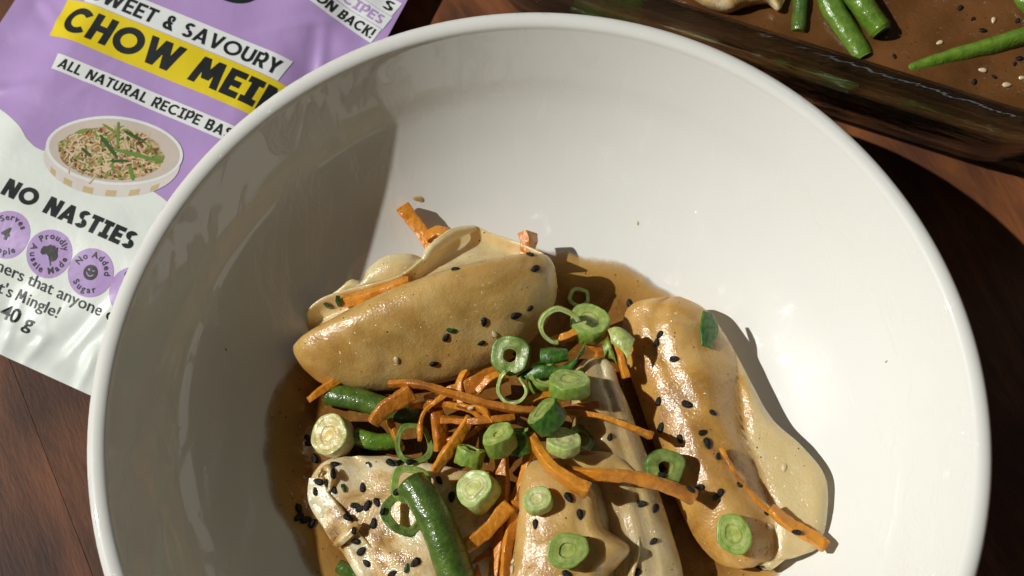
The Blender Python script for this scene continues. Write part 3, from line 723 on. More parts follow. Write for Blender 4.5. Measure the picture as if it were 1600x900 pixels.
def leaf(name, pts_in, pts_out, mat, label, seed, arch=0.06, thick=0.05, ns=24):
    """a thin bent piece of onion leaf between two edge lines"""
    Aa = cat_rom([tuple(at(*p)) for p in pts_in], ns); Bb = cat_rom([tuple(at(*p)) for p in pts_out], ns); vv, ff = [], []
    for i in range(ns):
        for j in range(6):
            s = j / 5; p = Vector(Aa[i]).lerp(Vector(Bb[i]), s); p.z += arch * math.sin(math.pi * s) + 0.03 * nz(p, 3, seed); vv.append(p)
    for i in range(ns - 1):
        for j in range(5): ff.append((i * 6 + j, i * 6 + j + 1, (i + 1) * 6 + j + 1, (i + 1) * 6 + j))
    o = mesh(name, vv, ff, mat)
    md = o.modifiers.new('thickness', 'SOLIDIFY'); md.thickness = thick * U; md.offset = 0
    return tag(o, label, 'spring onion', 'spring onion leaf pieces')
DK, BR, PA = ON['dark'][0], ON['bright'][0], ON['pale'][0]
leaf('spring_onion_leaf', [(806, 588, 3.0), (840, 572, 3.35), (880, 572, 3.4), (912, 552, 3.3)], [(832, 598, 3.1), (850, 590, 3.3), (888, 584, 3.35), (914, 536, 3.6)], DK, 'dark onion leaf strip curving left of the bright upright slice', 1)
leaf('spring_onion_leaf', [(844, 546, 3.35), (862, 544, 3.4), (886, 546, 3.35)], [(844, 566, 3.4), (864, 568, 3.45), (888, 564, 3.35)], DK, 'flat dark onion leaf square right of the thick dark rimmed ring', 2, 0.1)
leaf('spring_onion_leaf', [(950, 516, 3.2), (968, 512, 3.3), (992, 530, 3.25)], [(956, 536, 3.25), (972, 548, 3.3), (980, 562, 3.25)], PA, 'pale onion chip leaning on the upper left of the glazed dumpling', 3)
leaf('spring_onion_leaf', [(1098, 486, 2.82), (1094, 512, 2.98), (1096, 540, 3.0)], [(1114, 492, 2.6), (1122, 515, 2.65), (1112, 545, 2.8)], DK, 'dark onion leaf chip at the upper right edge of the glazed dumpling', 4, 0.04)
leaf('spring_onion_leaf', [(942, 540, 2.9), (950, 530, 3.0), (956, 548, 2.9)], [(946, 562, 2.8), (956, 560, 2.9), (964, 570, 2.8)], BR, 'small green onion sliver above the tip of the narrow pale dumpling', 5)

# ------------------------------------------------------------------ glass dish with leftovers
DA = R(-20); DU = Vector((math.cos(DA), math.sin(DA), 0)); DV = Vector((-math.sin(DA), math.cos(DA), 0))
U0, U1, V0, V1 = -6.9, 11.9, 13.05, 36.0       # outer footprint on the table
def rr_loop(grow, z, rad, per=10):
    out = []; a0, a1, b0, b1 = U0 - grow, U1 + grow, V0 - grow, V1 + grow; rad = max(rad, .2)
    for cx_, cy_, st in ((a1 - rad, b0 + rad, -90), (a1 - rad, b1 - rad, 0), (a0 + rad, b1 - rad, 90), (a0 + rad, b0 + rad, 180)):
        for k in range(per + 1):
            a = R(st + 90 * k / per); q = DU * (cx_ + rad * math.cos(a)) + DV * (cy_ + rad * math.sin(a)); out.append((q.x, q.y, z))
    return out
dprof = [(-.55, .02), (-.25, .06), (0, .30), (.18, .8), (.45, 2.0), (.72, 3.2), (.95, 4.15), (1.02, 4.35), (1.28, 4.52), (1.36, 4.72), (1.33, 4.9), (1.15, 5.0), (.85, 5.0),
         (.62, 4.92), (.50, 4.6), (.42, 4.1), (.22, 3.1), (-.05, 1.9), (-.28, 1.0), (-.50, .62), (-.9, .5)]
loops = [rr_loop(g, z, 2.6 + g) for g, z in dprof]
nl = len(loops[0]); vv = [p for l in loops for p in l]; ff = []
for j in range(len(loops) - 1):
    for k in range(nl): ff.append((j * nl + k, j * nl + (k + 1) % nl, (j + 1) * nl + (k + 1) % nl, (j + 1) * nl + k))
ff += [tuple(range(nl)), tuple(range((len(loops) - 1) * nl, len(loops) * nl))]
dish = mesh('glass_dish', vv, ff, M['glass'], sharp=60)
tag(dish, 'clear glass baking dish with thick rim behind the white bowl', 'baking dish')
SZ = 2.75
sprof = [(-.93, .54), (-.52, .66), (-.30, 1.03), (-.07, 1.92), (.06, 2.4), (.125, SZ + .05), (.02, SZ)]
loops = [rr_loop(g, z, 2.6 + g) for g, z in sprof]
vv = [p for l in loops for p in l]; ff = []
for j in range(len(loops) - 1):
    for k in range(nl): ff.append((j * nl + k, j * nl + (k + 1) % nl, (j + 1) * nl + (k + 1) % nl, (j + 1) * nl + k))
ff += [tuple(range(nl)), tuple(range((len(loops) - 1) * nl, len(loops) * nl))]
ds = mesh('dish_sauce', vv, ff, M['sauce_deep'], sharp=60)
tag(ds, 'brown sauce filling the glass baking dish', 'sauce')
GB = 'green beans in the glass dish'
strand('green_bean', [(1290, -40, 2.85), (1300, 10, 2.82), (1325, 50, 2.75), (1350, 90, 2.62)], 44, M['bean_light'], 'green bean slanting down to the inner glass wall of the dish', 'green bean', GB, True, (1, .85), .8, .03, M['bean_end'], seed=12)
strand('green_bean', [(1325, -30, 3.1), (1345, 5, 3.05), (1378, 50, 2.9)], 52, M['bean_light'], 'shiny light green bean with cut end at the top of the dish', 'green bean', GB, True, (1, .95), .75, .03, M['bean_end'], seed=14)
strand('green_bean', [(1418, 112, 2.52), (1480, 92, 2.62), (1550, 74, 2.68), (1640, 46, 2.72)], 42, M['bean_light'], 'long green bean lying in sauce at the right of the dish', 'green bean', GB, True, (.7, 1.1), .7, .03, M['bean_end'], seed=16)
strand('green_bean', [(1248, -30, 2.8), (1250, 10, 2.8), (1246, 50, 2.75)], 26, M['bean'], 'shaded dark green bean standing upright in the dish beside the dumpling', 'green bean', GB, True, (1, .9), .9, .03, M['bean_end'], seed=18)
strand('green_bean', [(1585, -30, 2.95), (1600, 0, 2.95), (1625, 25, 2.9)], 30, M['bean_light'], 'green bean tip at the top right corner of the dish', 'green bean', GB, True, (1, .9), .9, .03, M['bean_end'], seed=20)
strand('green_bean', [(905, -8, 2.5), (940, 14, 2.5), (1000, 32, 2.5)], 34, M['bean_light'], 'green bean seen through the glass wall at the left of the dish', 'green bean', GB, True, (1, .9), .9, .03, M['bean_end'], seed=22)
Fd = empty('dumpling', at(1150, -20, 2.6), 'cream coloured dumpling in the glass dish cut by the top edge', 'dumpling', 'dumplings in the dish')
loft_body('body', [(1060, -60, 3.1, 1064, -30, 3.1, .05, .05), (1085, -80, 3.1, 1092, 2, 3.0, .35, .4), (1130, -90, 3.2, 1135, 18, 2.95, .5, .6), (1165, -90, 3.2, 1168, 8, 3.0, .5, .6),
    (1195, -80, 3.1, 1200, 4, 3.0, .4, .4), (1216, -40, 3.0, 1217, 16, 2.95, .2, .2), (1226, -14, 2.95, 1226, 0, 2.95, .03, .03)], M['dough_pale'], Fd, seed=51, amp=0.14)

# ------------------------------------------------------------------ recipe base packet
PA_ = R(-24); PU = Vector((math.cos(PA_), math.sin(PA_), 0)); PV = Vector((-math.sin(PA_), math.cos(PA_), 0))
PU0, PU1, PV0, PV1 = -21.3, -9.5, -3.75, 15.2
def sst(x): x = max(0, min(1, x)); return x * x * (3 - 2 * x)
def pk_h(u, v):
    """height of the filled packet's front film"""
    eu = min(u - PU0, PU1 - u); ev = min(v - PV0, PV1 - v)
    puff = sst((eu - .55) / 2.6) * sst((ev - .7) / 3.6)
    z = 0.16 + 0.85 * puff
    p = Vector((u, v, 0))
    edge = 1 - sst((min(eu, ev) - 1.2) / 3.0)
    z += 0.055 * noise.noise(p * .55 + Vector((3, 1, 0))) * (0.3 + puff)
    z += 0.10 * edge * max(0, min(1, min(eu, ev) / .6)) * noise.noise(Vector((u * .9, v * 1.1, 4)))
    # creases in the film
    for (cu, cv, a, ln, amp) in ((-13.4, -2.2, 70, 1.6, .07), (-15.6, -2.9, 100, 1.2, .07), (-17.5, -2.6, 60, 1.3, .06), (-12.2, 9.2, 35, 1.8, .06), (-11.0, 8.4, 110, 1.6, .07), (-12.4, 10.9, 8, 2.2, .05), (-20.0, 3.6, 20, 1.6, .06), (-19.7, 6.6, 150, 1.4, .06), (-17.0, 4.8, 60, 1.2, .03), (-11.6, -.5, 120, 1.2, .05), (-14.6, -3.2, 75, .7, .08), (-16.4, -3.2, 110, .7, .08), (-12.9, -3.1, 95, .8, .08), (-18.6, -3.0, 80, .8, .07), (-15.2, -2.95, 15, 1.0, .05), (-20.4, 1.5, 85, 1.4, .06), (-18.9, 9.4, 40, 1.5, .05), (-16.3, 10.6, 160, 1.6, .05)):
        du, dv = u - cu, v - cv; c_, s_ = math.cos(R(a)), math.sin(R(a))
        along = du * c_ + dv * s_; ac = -du * s_ + dv * c_
        if abs(along) < ln and abs(ac) < .9:
            z += amp * math.cos(along / ln * math.pi / 2) * math.exp(-(ac / .16) ** 2) - amp * .5 * math.cos(along / ln * math.pi / 2) * math.exp(-((ac - .32) / .22) ** 2)
    z += 0.62 * sst((u + 12.6) / 3.0) * sst((v - 5.0) / 5.0)       # upper right corner curls off the table
    return max(z, 0.05)
def pk(u, v, off=0.0):
    q = PU * u + PV * v; return Vector((q.x, q.y, pk_h(u, v) + off))
packet = empty('recipe_packet', tuple(PU * ((PU0 + PU1) / 2) + PV * ((PV0 + PV1) / 2)), 'lilac and white plastic sauce packet printed with CHOW MEIN lying left of the bowl', 'packet')
po = part_origin(packet)
nu, nv = 110, 170; vv, ff = [], []
for i in range(nu + 1):
    for j in range(nv + 1): vv.append(pk(PU0 + (PU1 - PU0) * i / nu, PV0 + (PV1 - PV0) * j / nv))
for i in range(nu):
    for j in range(nv): ff.append((i * (nv + 1) + j, (i + 1) * (nv + 1) + j, (i + 1) * (nv + 1) + j + 1, i * (nv + 1) + j + 1))
mesh('front_film', vv, ff, M['lilac'], packet, origin=po)
vv, ff = [], []
for i in range(13):
    for j in range(21):
        u, v = PU0 + (PU1 - PU0) * i / 12, PV0 + (PV1 - PV0) * j / 20; q = PU * u + PV * v
        on_edge = i in (0, 12) or j in (0, 20)
        vv.append((q.x, q.y, pk_h(u, v) - .01 if on_edge else 0.012))
for i in range(12):
    for j in range(20): ff.append((i * 21 + j, (i + 1) * 21 + j, (i + 1) * 21 + j + 1, i * 21 + j + 1))
mesh('back_film', vv, ff, M['film_white'], packet, origin=po)

def patch(name, fn, nu_, nv_, mat, off, parent=None):
    """a printed area: fn(s, t) -> (u, v) over the unit square, laid on the film"""
    vv = []; ff = []
    for i in range(nu_ + 1):
        for j in range(nv_ + 1): vv.append(pk(*fn(i / nu_, j / nv_), off))
    for i in range(nu_):
        for j in range(nv_): ff.append((i * (nv_ + 1) + j, (i + 1) * (nv_ + 1) + j, (i + 1) * (nv_ + 1) + j + 1, i * (nv_ + 1) + j + 1))
    return mesh(name, vv, ff, mat, parent or packet, origin=po)
def rect(u0, v0, u1, v1, sk0=0.0, sk1=0.0):
    return lambda s, t: (u0 + (u1 - u0) * s + (sk0 + (sk1 - sk0) * s) * (t - .5), v0 + (v1 - v0) * t)
def disc(cu, cv, ru, rv, rot=0.0):
    c_, s_ = math.cos(R(rot)), math.sin(R(rot))
    def f(s, t):
        a = 2 * math.pi * s; x, y = ru * t * math.cos(a), rv * t * math.sin(a); return cu + x * c_ - y * s_, cv + x * s_ + y * c_
    return f
wave = [(-21.3, 3.2), (-20.2, 3.15), (-19.17, 2.92), (-18.32, 2.62), (-17.78, 2.30), (-17.13, 2.20), (-15.5, 2.5), (-14.2, 2.45), (-13.27, 2.33), (-12.2, 2.1), (-11, 2.5), (-9.5, 2.9)]
ws = cat_rom(wave, 160)
def wave_v(u):
    for (a, b_), (c_, d_) in zip(ws, ws[1:]):
        if u <= c_: return b_ + (d_ - b_) * (u - a) / max(1e-6, c_ - a)
    return ws[-1][1]
def white_fn(s, t):
    u = PU0 + .005 + (PU1 - PU0 - .01) * s; return u, PV0 + .003 + (wave_v(u) - PV0) * t
patch('white_panel', white_fn, 130, 70, M['film_white'], .012)
patch('white_band', rect(-18.75, 7.24, -11.83, 8.04, .05, .12), 70, 8, M['ink_white'], .016)
patch('yellow_band', rect(-19.40, 5.84, -10.6, 7.22, -.15, 0), 90, 12, M['ink_yellow'], .014)
patch('white_band', rect(-18.50, 4.74, -11.5, 5.29, -.10, 0), 70, 6, M['ink_white'], .016)
patch('logo_disc', disc(-14.72, 9.75, .95, .72), 40, 6, M['ink_black'], .016)
# printed dish of noodles
BT = 16.5
patch('printed_bowl_side', disc(-15.18, 2.78, 2.08, 1.20, BT), 48, 8, M['ink_bowl'], .018)
patch('printed_bowl_rim', disc(-15.26, 3.08, 2.10, 1.12, BT), 48, 8, M['ink_white'], .022)
patch('printed_bowl_inside', disc(-15.26, 3.08, 2.0, 1.03, BT), 48, 8, M['ink_bowl_in'], .026)
def nood(s, t):
    a = 2 * math.pi * s; k = t * (1 + .07 * noise.noise(Vector((math.cos(a) * 4, math.sin(a) * 4, 2))))
    x, y = 1.62 * k * math.cos(a) - .08, .86 * k * math.sin(a) - .10; c_, s_ = math.cos(R(BT)), math.sin(R(BT)); return -15.26 + x * c_ - y * s_, 3.08 + x * s_ + y * c_
patch('printed_noodles', nood, 60, 8, M['ink_noodles'], .030)
def strands(name, n, mat, off, ln, wd, seed_):
    r_ = random.Random(seed_); vv, ff = [], []
    for _ in range(n):
        rr_, a = math.sqrt(r_.random()), r_.uniform(0, 6.28); x, y = 1.52 * rr_ * math.cos(a) - .08, .78 * rr_ * math.sin(a) - .10
        d = r_.uniform(0, 6.28); bend = r_.uniform(-2.5, 2.5); l_ = ln * r_.uniform(.5, 1.2); w_ = wd * r_.uniform(.6, 1.3); b0 = len(vv); o_ = off + r_.uniform(0, .004)
        for i in range(7):
            for sd_ in (-1, 1):
                X, Y = x - sd_ * w_ * math.sin(d), y + sd_ * w_ * math.cos(d)
                c_, s_ = math.cos(R(BT)), math.sin(R(BT)); vv.append(pk(-15.26 + X * c_ - Y * s_, 3.08 + X * s_ + Y * c_, o_))
            x += l_ / 6 * math.cos(d); y += l_ / 6 * math.sin(d); d += bend / 6
        for i in range(6): ff.append((b0 + 2 * i, b0 + 2 * i + 1, b0 + 2 * i + 3, b0 + 2 * i + 2))
    mesh(name, vv, ff, mat, packet, smooth=False, origin=po)['kind'] = 'stuff'
strands('printed_noodle_strands', 130, M['ink_noodle_pale'], .0305, .34, .020, 3)
strands('printed_mince', 90, M['ink_brown'], .0305, .12, .035, 4)
strands('printed_herbs', 46, M['ink_green'], .031, .26, .022, 5)
strands('printed_carrots', 26, M['ink_orange'], .031, .16, .018, 6)
def bar(u0, v0, u1, v1, w):
    d = Vector((u1 - u0, v1 - v0)); n_ = Vector((-d.y, d.x)).normalized() * w / 2
    return lambda s, t: (u0 + d.x * s + n_.x * (2 * t - 1) * (1 - .5 * abs(2 * s - 1) ** 3), v0 + d.y * s + n_.y * (2 * t - 1) * (1 - .5 * abs(2 * s - 1) ** 3))
for (a, b_, w, mt) in (((-15.3, 3.1), (-13.75, 3.35), .13, 'ink_green'), ((-15.6, 3.95), (-15.2, 3.2), .10, 'ink_green'), ((-15.9, 3.35), (-15.05, 2.9), .12, 'ink_green_dark'), ((-15.3, 3.75), (-14.6, 3.72), .09, 'ink_green_dark'),
                       ((-14.6, 2.85), (-14.25, 2.45), .12, 'ink_green'), ((-16.2, 2.75), (-15.8, 2.62), .10, 'ink_green_dark'), ((-15.2, 2.72), (-14.7, 2.95), .10, 'ink_green_dark'), ((-16.0, 3.7), (-15.5, 3.6), .08, 'ink_green')):
    patch('printed_greens', bar(*a, *b_, w), 8, 2, M[mt], .038)
for k in range(6):                                   # tan blocks on the printed bowl's side
    def blk(s, t, k=k):
        a = R(212 + k * 20 + 9 * s); c_, s_ = math.cos(R(BT)), math.sin(R(BT))
        r1, r2 = (1.135 * 1.0, 1.175); x0, y0 = 2.08 * .985 * math.cos(a), 1.20 * .985 * math.sin(a)
        x1, y1 = 2.1 * 1.0 * math.cos(a), 1.12 * math.sin(a) + .30
        x, y = x0 + (x1 - x0) * t * .55, y0 + (y1 - y0) * t * .55
        return -15.18 + x * c_ - y * s_, 2.78 + x * s_ + y * c_
    patch('printed_block', blk, 5, 2, M['ink_tan'], .0205)

# --- lettering
def arcp(cx_, cy_, rx, ry, a0, a1, t, n=18):
    qs = []
    for i in range(n):
        a, b_ = R(a0 + (a1 - a0) * i / n), R(a0 + (a1 - a0) * (i + 1) / n)
        o_, i_ = t / 2, -t / 2
        qs.append([(cx_ + (rx + i_) * math.cos(a), cy_ + (ry + i_) * math.sin(a)), (cx_ + (rx + o_) * math.cos(a), cy_ + (ry + o_) * math.sin(a)),
                   (cx_ + (rx + o_) * math.cos(b_), cy_ + (ry + o_) * math.sin(b_)), (cx_ + (rx + i_) * math.cos(b_), cy_ + (ry + i_) * math.sin(b_))])
    return qs
def dg(x0, y0, x1, y1, t):
    h = t / abs((y1 - y0) / math.hypot(x1 - x0, y1 - y0)) / 2
    return [[(x0 - h, y0), (x0 + h, y0), (x1 + h, y1), (x1 - h, y1)]]
def vb(x, y0, y1, t): return [[(x - t / 2, y0), (x + t / 2, y0), (x + t / 2, y1), (x - t / 2, y1)]]
def hb(x0, x1, y, t): return [[(x0, y - t / 2), (x1, y - t / 2), (x1, y + t / 2), (x0, y + t / 2)]]
def glyph(c, t):
    h = t / 2
    if c == 'C': return [arcp(.5, .5, .5 - h, .5 - h, 42, 318, t, 28)], .90
    if c == 'O': return [arcp(.52, .5, .52 - h, .5 - h, 0, 360, t, 36)], 1.04
    if c == 'H': return [vb(h, 0, 1, t), vb(.74 - h, 0, 1, t), hb(t, .74 - t, .5, t)], .74
    if c == 'W': return [dg(.12, 1, .36, 0, t), dg(.36, 0, .62, 1, t), dg(.62, 1, .88, 0, t), dg(.88, 0, 1.12, 1, t)], 1.24
    if c == 'M': return [dg(.11, 0, .24, 1, t), dg(.24, 1, .5, .22, t), dg(.5, .22, .76, 1, t), dg(.76, 1, .89, 0, t)], 1.0
    if c == 'E': return [vb(h, 0, 1, t), hb(t, .58, h, t), hb(t, .52, .5, t), hb(t, .58, 1 - h, t)], .58
    if c == 'I': return [vb(.25, t, 1 - t, t), hb(0, .5, h, t), hb(0, .5, 1 - h, t)], .5
    if c == 'N': return [vb(h, 0, 1, t), vb(.78 - h, 0, 1, t), dg(h + .02, 1, .76 - h, 0, t)], .78
    if c == 'S': return [arcp(.3, .735, .29 - h, .265 - h * .98, 35, 270, t, 18), arcp(.3, .265 + .005, .30 - h, .27 - h * .98, 90, -150, t, 18)], .6
    if c == 'T': return [hb(0, .62, 1 - h, t), vb(.31, 0, 1 - t, t)], .62
    if c == 'A': return [dg(.11, 0, .42, 1, t), dg(.42, 1, .73, 0, t), hb(.24, .60, .27, t * .85)], .84
    if c == 'V': return [dg(.11, 1, .40, 0, t), dg(.40, 0, .69, 1, t)], .80
    if c == 'Y': return [dg(.11, 1, .36, .42, t), dg(.36, .42, .61, 1, t), vb(.36, 0, .44, t)], .72
    if c == 'U': return [vb(h, .36, 1, t), vb(.70 - h, .36, 1, t), arcp(.35, .36, .35 - h, .36 - h, 180, 360, t, 18)], .70
    if c == 'L': return [vb(h, 0, 1, t), hb(t, .54, h, t)], .54
    if c == 'P': return [vb(h, 0, 1, t), hb(t, .36, 1 - h, t), hb(t, .36, .38, t), arcp(.34, .69, .32 - h, .405 - h, -90, 90, t, 16)], .64
    if c == 'R': return [vb(h, 0, 1, t), hb(t, .36, 1 - h, t), hb(t, .36, .42, t), arcp(.34, .71, .32 - h, .39 - h, -90, 90, t, 16), dg(.36, .38, .56, 0, t)], .68
    if c == 'B': return [vb(h, 0, 1, t), hb(t, .36, 1 - h, t), hb(t, .38, .5, t * .9), hb(t, .38, h, t), arcp(.34, .73, .27 - h, .32 - h, -90, 90, t, 14), arcp(.36, .27, .29 - h, .32 - h, -90, 90, t, 14)], .65
    if c == 'K': return [vb(h, 0, 1, t), dg(.22, .42, .56, 1, t), dg(.30, .54, .58, 0, t)], .70
    if c == '!': return [vb(h, .34, 1, t), vb(h, 0, .2, t)], t
    if c == "'": return [vb(h, .62, 1, t)], t
    if c == '&': return [arcp(.32, .77, .20 - h * .6, .23 - h * .9, -60, 250, t * .9, 18), arcp(.31, .29, .31 - h, .29 - h, 40, 320, t, 22), dg(.20, .66, .60, 0, t)], .68
    return [], .34
def lettering(name, text, u0, v0, height, width, mat, t=.2, gap=.09, off=.026, rot=0.0, parent=None):
    adv = 0; items = []
    for ch in text:
        st, w = glyph(ch, t); items.append((adv, st)); adv += w + gap
    k = width / (adv - gap) / height; vv, ff = [], []
    c_, s_ = math.cos(R(rot)), math.sin(R(rot))
    for x0, st in items:
        for si, quads in enumerate(st):
            for q in quads:
                q = [Vector(p_) for p_ in q]
                na = max(1, math.ceil((q[1] - q[0]).length * height / .14)); nb = max(1, math.ceil((q[3] - q[0]).length * height / .14)); b0 = len(vv)
                for ia in range(na + 1):
                    for ib in range(nb + 1):
                        p_ = q[0].lerp(q[1], ia / na).lerp(q[3].lerp(q[2], ia / na), ib / nb)
                        X, Y = (x0 + p_.x) * k * height, p_.y * height
                        vv.append(pk(u0 + X * c_ - Y * s_, v0 + X * s_ + Y * c_, off + .0016 * si))
                for ia in range(na):
                    for ib in range(nb):
                        r0 = b0 + ia * (nb + 1) + ib; ff.append((r0, r0 + nb + 1, r0 + nb + 2, r0 + 1))
    return mesh(name, vv, ff, mat, parent or packet, smooth=False, origin=po)
lettering('title_lettering', 'CHOW MEIN', -19.05, 6.08, .94, 7.75, M['ink_black'], .24, .09)
lettering('flavour_lettering', 'SWEET & SAVOURY', -18.62, 7.37, .52, 6.62, M['ink_black'], .19, .10)
lettering('base_lettering', 'ALL NATURAL RECIPE BASE', -18.32, 4.84, .35, 6.28, M['ink_black'], .19, .12)
lettering('claim_lettering', 'NO NASTIES', -17.68, .46, .56, 4.46, M['ink_black'], .25, .10)
# little slanted flash at the top right
FR = -11.0
def flash_rect(du, dv, w, h):
    c_, s_ = math.cos(R(FR)), math.sin(R(FR))
    return lambda s, t: (-12.6 + (du + w * s) * c_ - (dv + h * t) * s_, 10.0 + (du + w * s) * s_ + (dv + h * t) * c_)
def flash_text(text, du, dv, h, w, mat):
    c_, s_ = math.cos(R(FR)), math.sin(R(FR)); lettering('flash_lettering', text, -12.6 + du * c_ - dv * s_, 10.0 + du * s_ + dv * c_, h, w, mat, .2, .1, .026, FR)
patch('flash_panel', flash_rect(.2, .20, 2.52, .56), 20, 5, M['ink_white'], .015)
patch('flash_panel', flash_rect(.2, .78, 2.55, .52), 20, 5, M['ink_white'], .018)
patch('flash_panel', flash_rect(.2, 1.32, 2.50, .56), 20, 5, M['ink_white'], .016)
flash_text('ON BACK!', .42, .30, .36, 2.18, M['ink_black'])
flash_text('CIPES', 1.02, .86, .34, 1.56, M['lilac'])
flash_text("DS", 1.90, 1.42, .36, .68, M['ink_black'])

def type_mesh(text, size, offset=0.0):
    """outline letters of the built-in typeface as flat verts and faces, size in cm"""
    cu = bpy.data.curves.new('type', 'FONT'); cu.body = text; cu.size = size; cu.offset = offset; cu.resolution_u = 3
    o = bpy.data.objects.new('type', cu); scene.collection.objects.link(o)
    bpy.context.view_layer.update()
    me = o.evaluated_get(bpy.context.evaluated_depsgraph_get()).to_mesh()
    vs_ = [tuple(v.co[:2]) for v in me.vertices]; fs_ = [tuple(p.vertices) for p in me.polygons]
    bpy.data.objects.remove(o); bpy.data.curves.remove(cu)
    return vs_, fs_
def typed(name, text, u0, v0, size, mat, offset=.012, right=None, sx=1.0, off=.026, parent=None):
    vs_, fs_ = type_mesh(text, size, offset)
    x0 = 0 if right is None else right - u0 - max(x for x, y in vs_) * sx
    mesh(name, [pk(u0 + x0 + x * sx, v0 + y, off) for x, y in vs_], fs_, mat, parent or packet, smooth=False, origin=po)
    return u0 + x0 + min(x for x, y in vs_) * sx
typed('story_lettering', 'nners that anyone c', -19, -1.60, .49, M['ink_black'], .003, right=-12.86, sx=1.08)
le = typed('story_lettering', 'ingle!', -19, -2.14, .49, M['ink_black'], .003, right=-14.45, sx=1.08)
lettering('story_lettering', 'M', le - .42, -2.14, .35, .36, M['ink_black'], .16)
typed('story_lettering', "t's", -19, -2.14, .49, M['ink_black'], .003, right=le - .56, sx=1.08)
typed('weight_lettering', '40 g', -19, -2.76, .60, M['ink_black'], .010, right=-15.0, sx=1.12)
def around(name, text, cu_, cv_, r, a_mid, size, top, parent):
    """letters set round a badge"""
    adv = []; ms = []
    for ch in text:
        if ch == ' ': adv.append(size * .34); ms.append(None); continue
        vs_, fs_ = type_mesh(ch, size, .006); x1 = max(x for x, y in vs_); adv.append(x1 + size * .07); ms.append((vs_, fs_))
    tot = sum(adv); x = -tot / 2; vv, ff = [], []
    for w, m_ in zip(adv, ms):
        if m_:
            mid = x + w / 2
            for_a = R(a_mid) + (-mid / r if top else mid / r); rot = for_a - math.pi / 2 if top else for_a + math.pi / 2
            c_, s_ = math.cos(rot), math.sin(rot); b0 = len(vv); base = r if top else r + size * .62
            for (X, Y) in m_[0]:
                X -= w / 2
                vv.append(pk(cu_ + base * math.cos(for_a) + X * c_ - Y * s_, cv_ + base * math.sin(for_a) + X * s_ + Y * c_, .030))
            ff += [tuple(b0 + i for i in f_) for f_ in m_[1]]
        x += w
    mesh(name, vv, ff, M['ink_black'], parent, smooth=False, origin=po)
for k, (bu, words) in enumerate(((-16.87, ('Serves', 'People')), (-15.44, ('Proudly', 'Aussie Made')), (-14.03, ('No Added', 'Sugar')), (-12.64, ('Gluten', 'Free')))):
    bv = -.54 - .02 * k
    bd = patch('badge', disc(bu, bv, .70, .70), 40, 5, M['lilac'], .018 + .0015 * k)
    around('badge_lettering', words[0], bu, bv, .42, 90, .26, True, packet)
    around('badge_lettering', words[1], bu, bv, .42, 270, .26, False, packet)
lettering('badge_number', '', -16, 0, .3, 1, M['ink_black']) if False else None
typed('badge_number', '4', -17.05, -.70, .50, M['ink_black'], .02, off=.030)
aus = [(-.34, -.02), (-.30, .12), (-.16, .18), (-.08, .28), (.02, .24), (.04, .30), (.14, .26), (.12, .16), (.18, .12), (.22, .30), (.28, .10), (.36, -.02), (.34, -.16), (.22, -.28), (.10, -.26), (.04, -.16), (-.08, -.10), (-.22, -.18), (-.32, -.14)]
def fan(name, pts, cu_, cv_, off, mat, parent=packet):
    vv = [pk(cu_, cv_, off)] + [pk(cu_ + x, cv_ + y, off) for x, y in pts]; n = len(pts)
    return mesh(name, vv, [(0, 1 + i, 1 + (i + 1) % n) for i in range(n)], mat, parent, smooth=False, origin=po)
fan('map_mark', [(x * .8, y * .8) for x, y in aus], -15.44, -.53, .030, M['ink_black'])
fan('map_mark', [(.14, -.30), (.20, -.30), (.17, -.36)], -15.44, -.53, .030, M['ink_black'])
patch('smile_mark', disc(-14.03, -.58, .22, .22), 28, 3, M['ink_black'], .030)
patch('smile_eye', disc(-14.10, -.52, .032, .032), 12, 2, M['lilac'], .034)
patch('smile_eye', bar(-14.0, -.52, -13.92, -.50, .03), 4, 1, M['lilac'], .034)
patch('smile_mouth', lambda s, t: (-14.03 + (.10 + .03 * t) * math.cos(R(200 + 140 * s)), -.57 + (.10 + .03 * t) * math.sin(R(200 + 140 * s))), 12, 1, M['lilac'], .034)
patch('badge_mark', disc(-12.64, -.60, .20, .20), 24, 3, M['ink_black'], .030)

# ------------------------------------------------------------------ seeds and flecks, dropped on whatever lies there
bpy.context.view_layer.update()
depsgraph = bpy.context.evaluated_depsgraph_get()
def hit(px, py):
    p = at(px, py, 0); d = (p - CAM).normalized()
    ok, loc, nrm, idx, ob, mx = scene.ray_cast(depsgraph, CAM * U, d)
    if nrm.dot(d) > 0: nrm = -nrm
    return loc / U, nrm, ob
def seed_mesh(name, mat, tip=1.0):
    vv, ff = [(0, 0, 0)], []; vv = []; ns, nc = 9, 10
    for i in range(ns):
        t = i / (ns - 1); x = -.5 + t
        r = math.sqrt(max(0, 1 - (2 * t - 1) ** 2)) * (1 - .42 * tip * t) * .36
        for k in range(nc): a = 2 * math.pi * k / nc; vv.append((x, r * math.cos(a), r * .62 * math.sin(a)))
    for i in range(ns - 1):
        for k in range(nc): ff.append((i * nc + k, i * nc + (k + 1) % nc, (i + 1) * nc + (k + 1) % nc, (i + 1) * nc + k))
    me = bpy.data.meshes.new(name); me.from_pydata([Vector(v) * .30 * U for v in vv], [], ff); me.materials.append(mat)
    me.polygons.foreach_set('use_smooth', [True] * len(ff)); me.update(); return me
SB, SW = seed_mesh('black_sesame_seed', M['seed_black']), seed_mesh('white_sesame_seed', M['seed_white'])
ORD = 'first second third fourth fifth sixth seventh eighth ninth tenth eleventh twelfth thirteenth fourteenth fifteenth sixteenth seventeenth eighteenth nineteenth twentieth'.split()
ORD += ['twenty-' + w for w in ORD[:9]] + ['thirtieth']
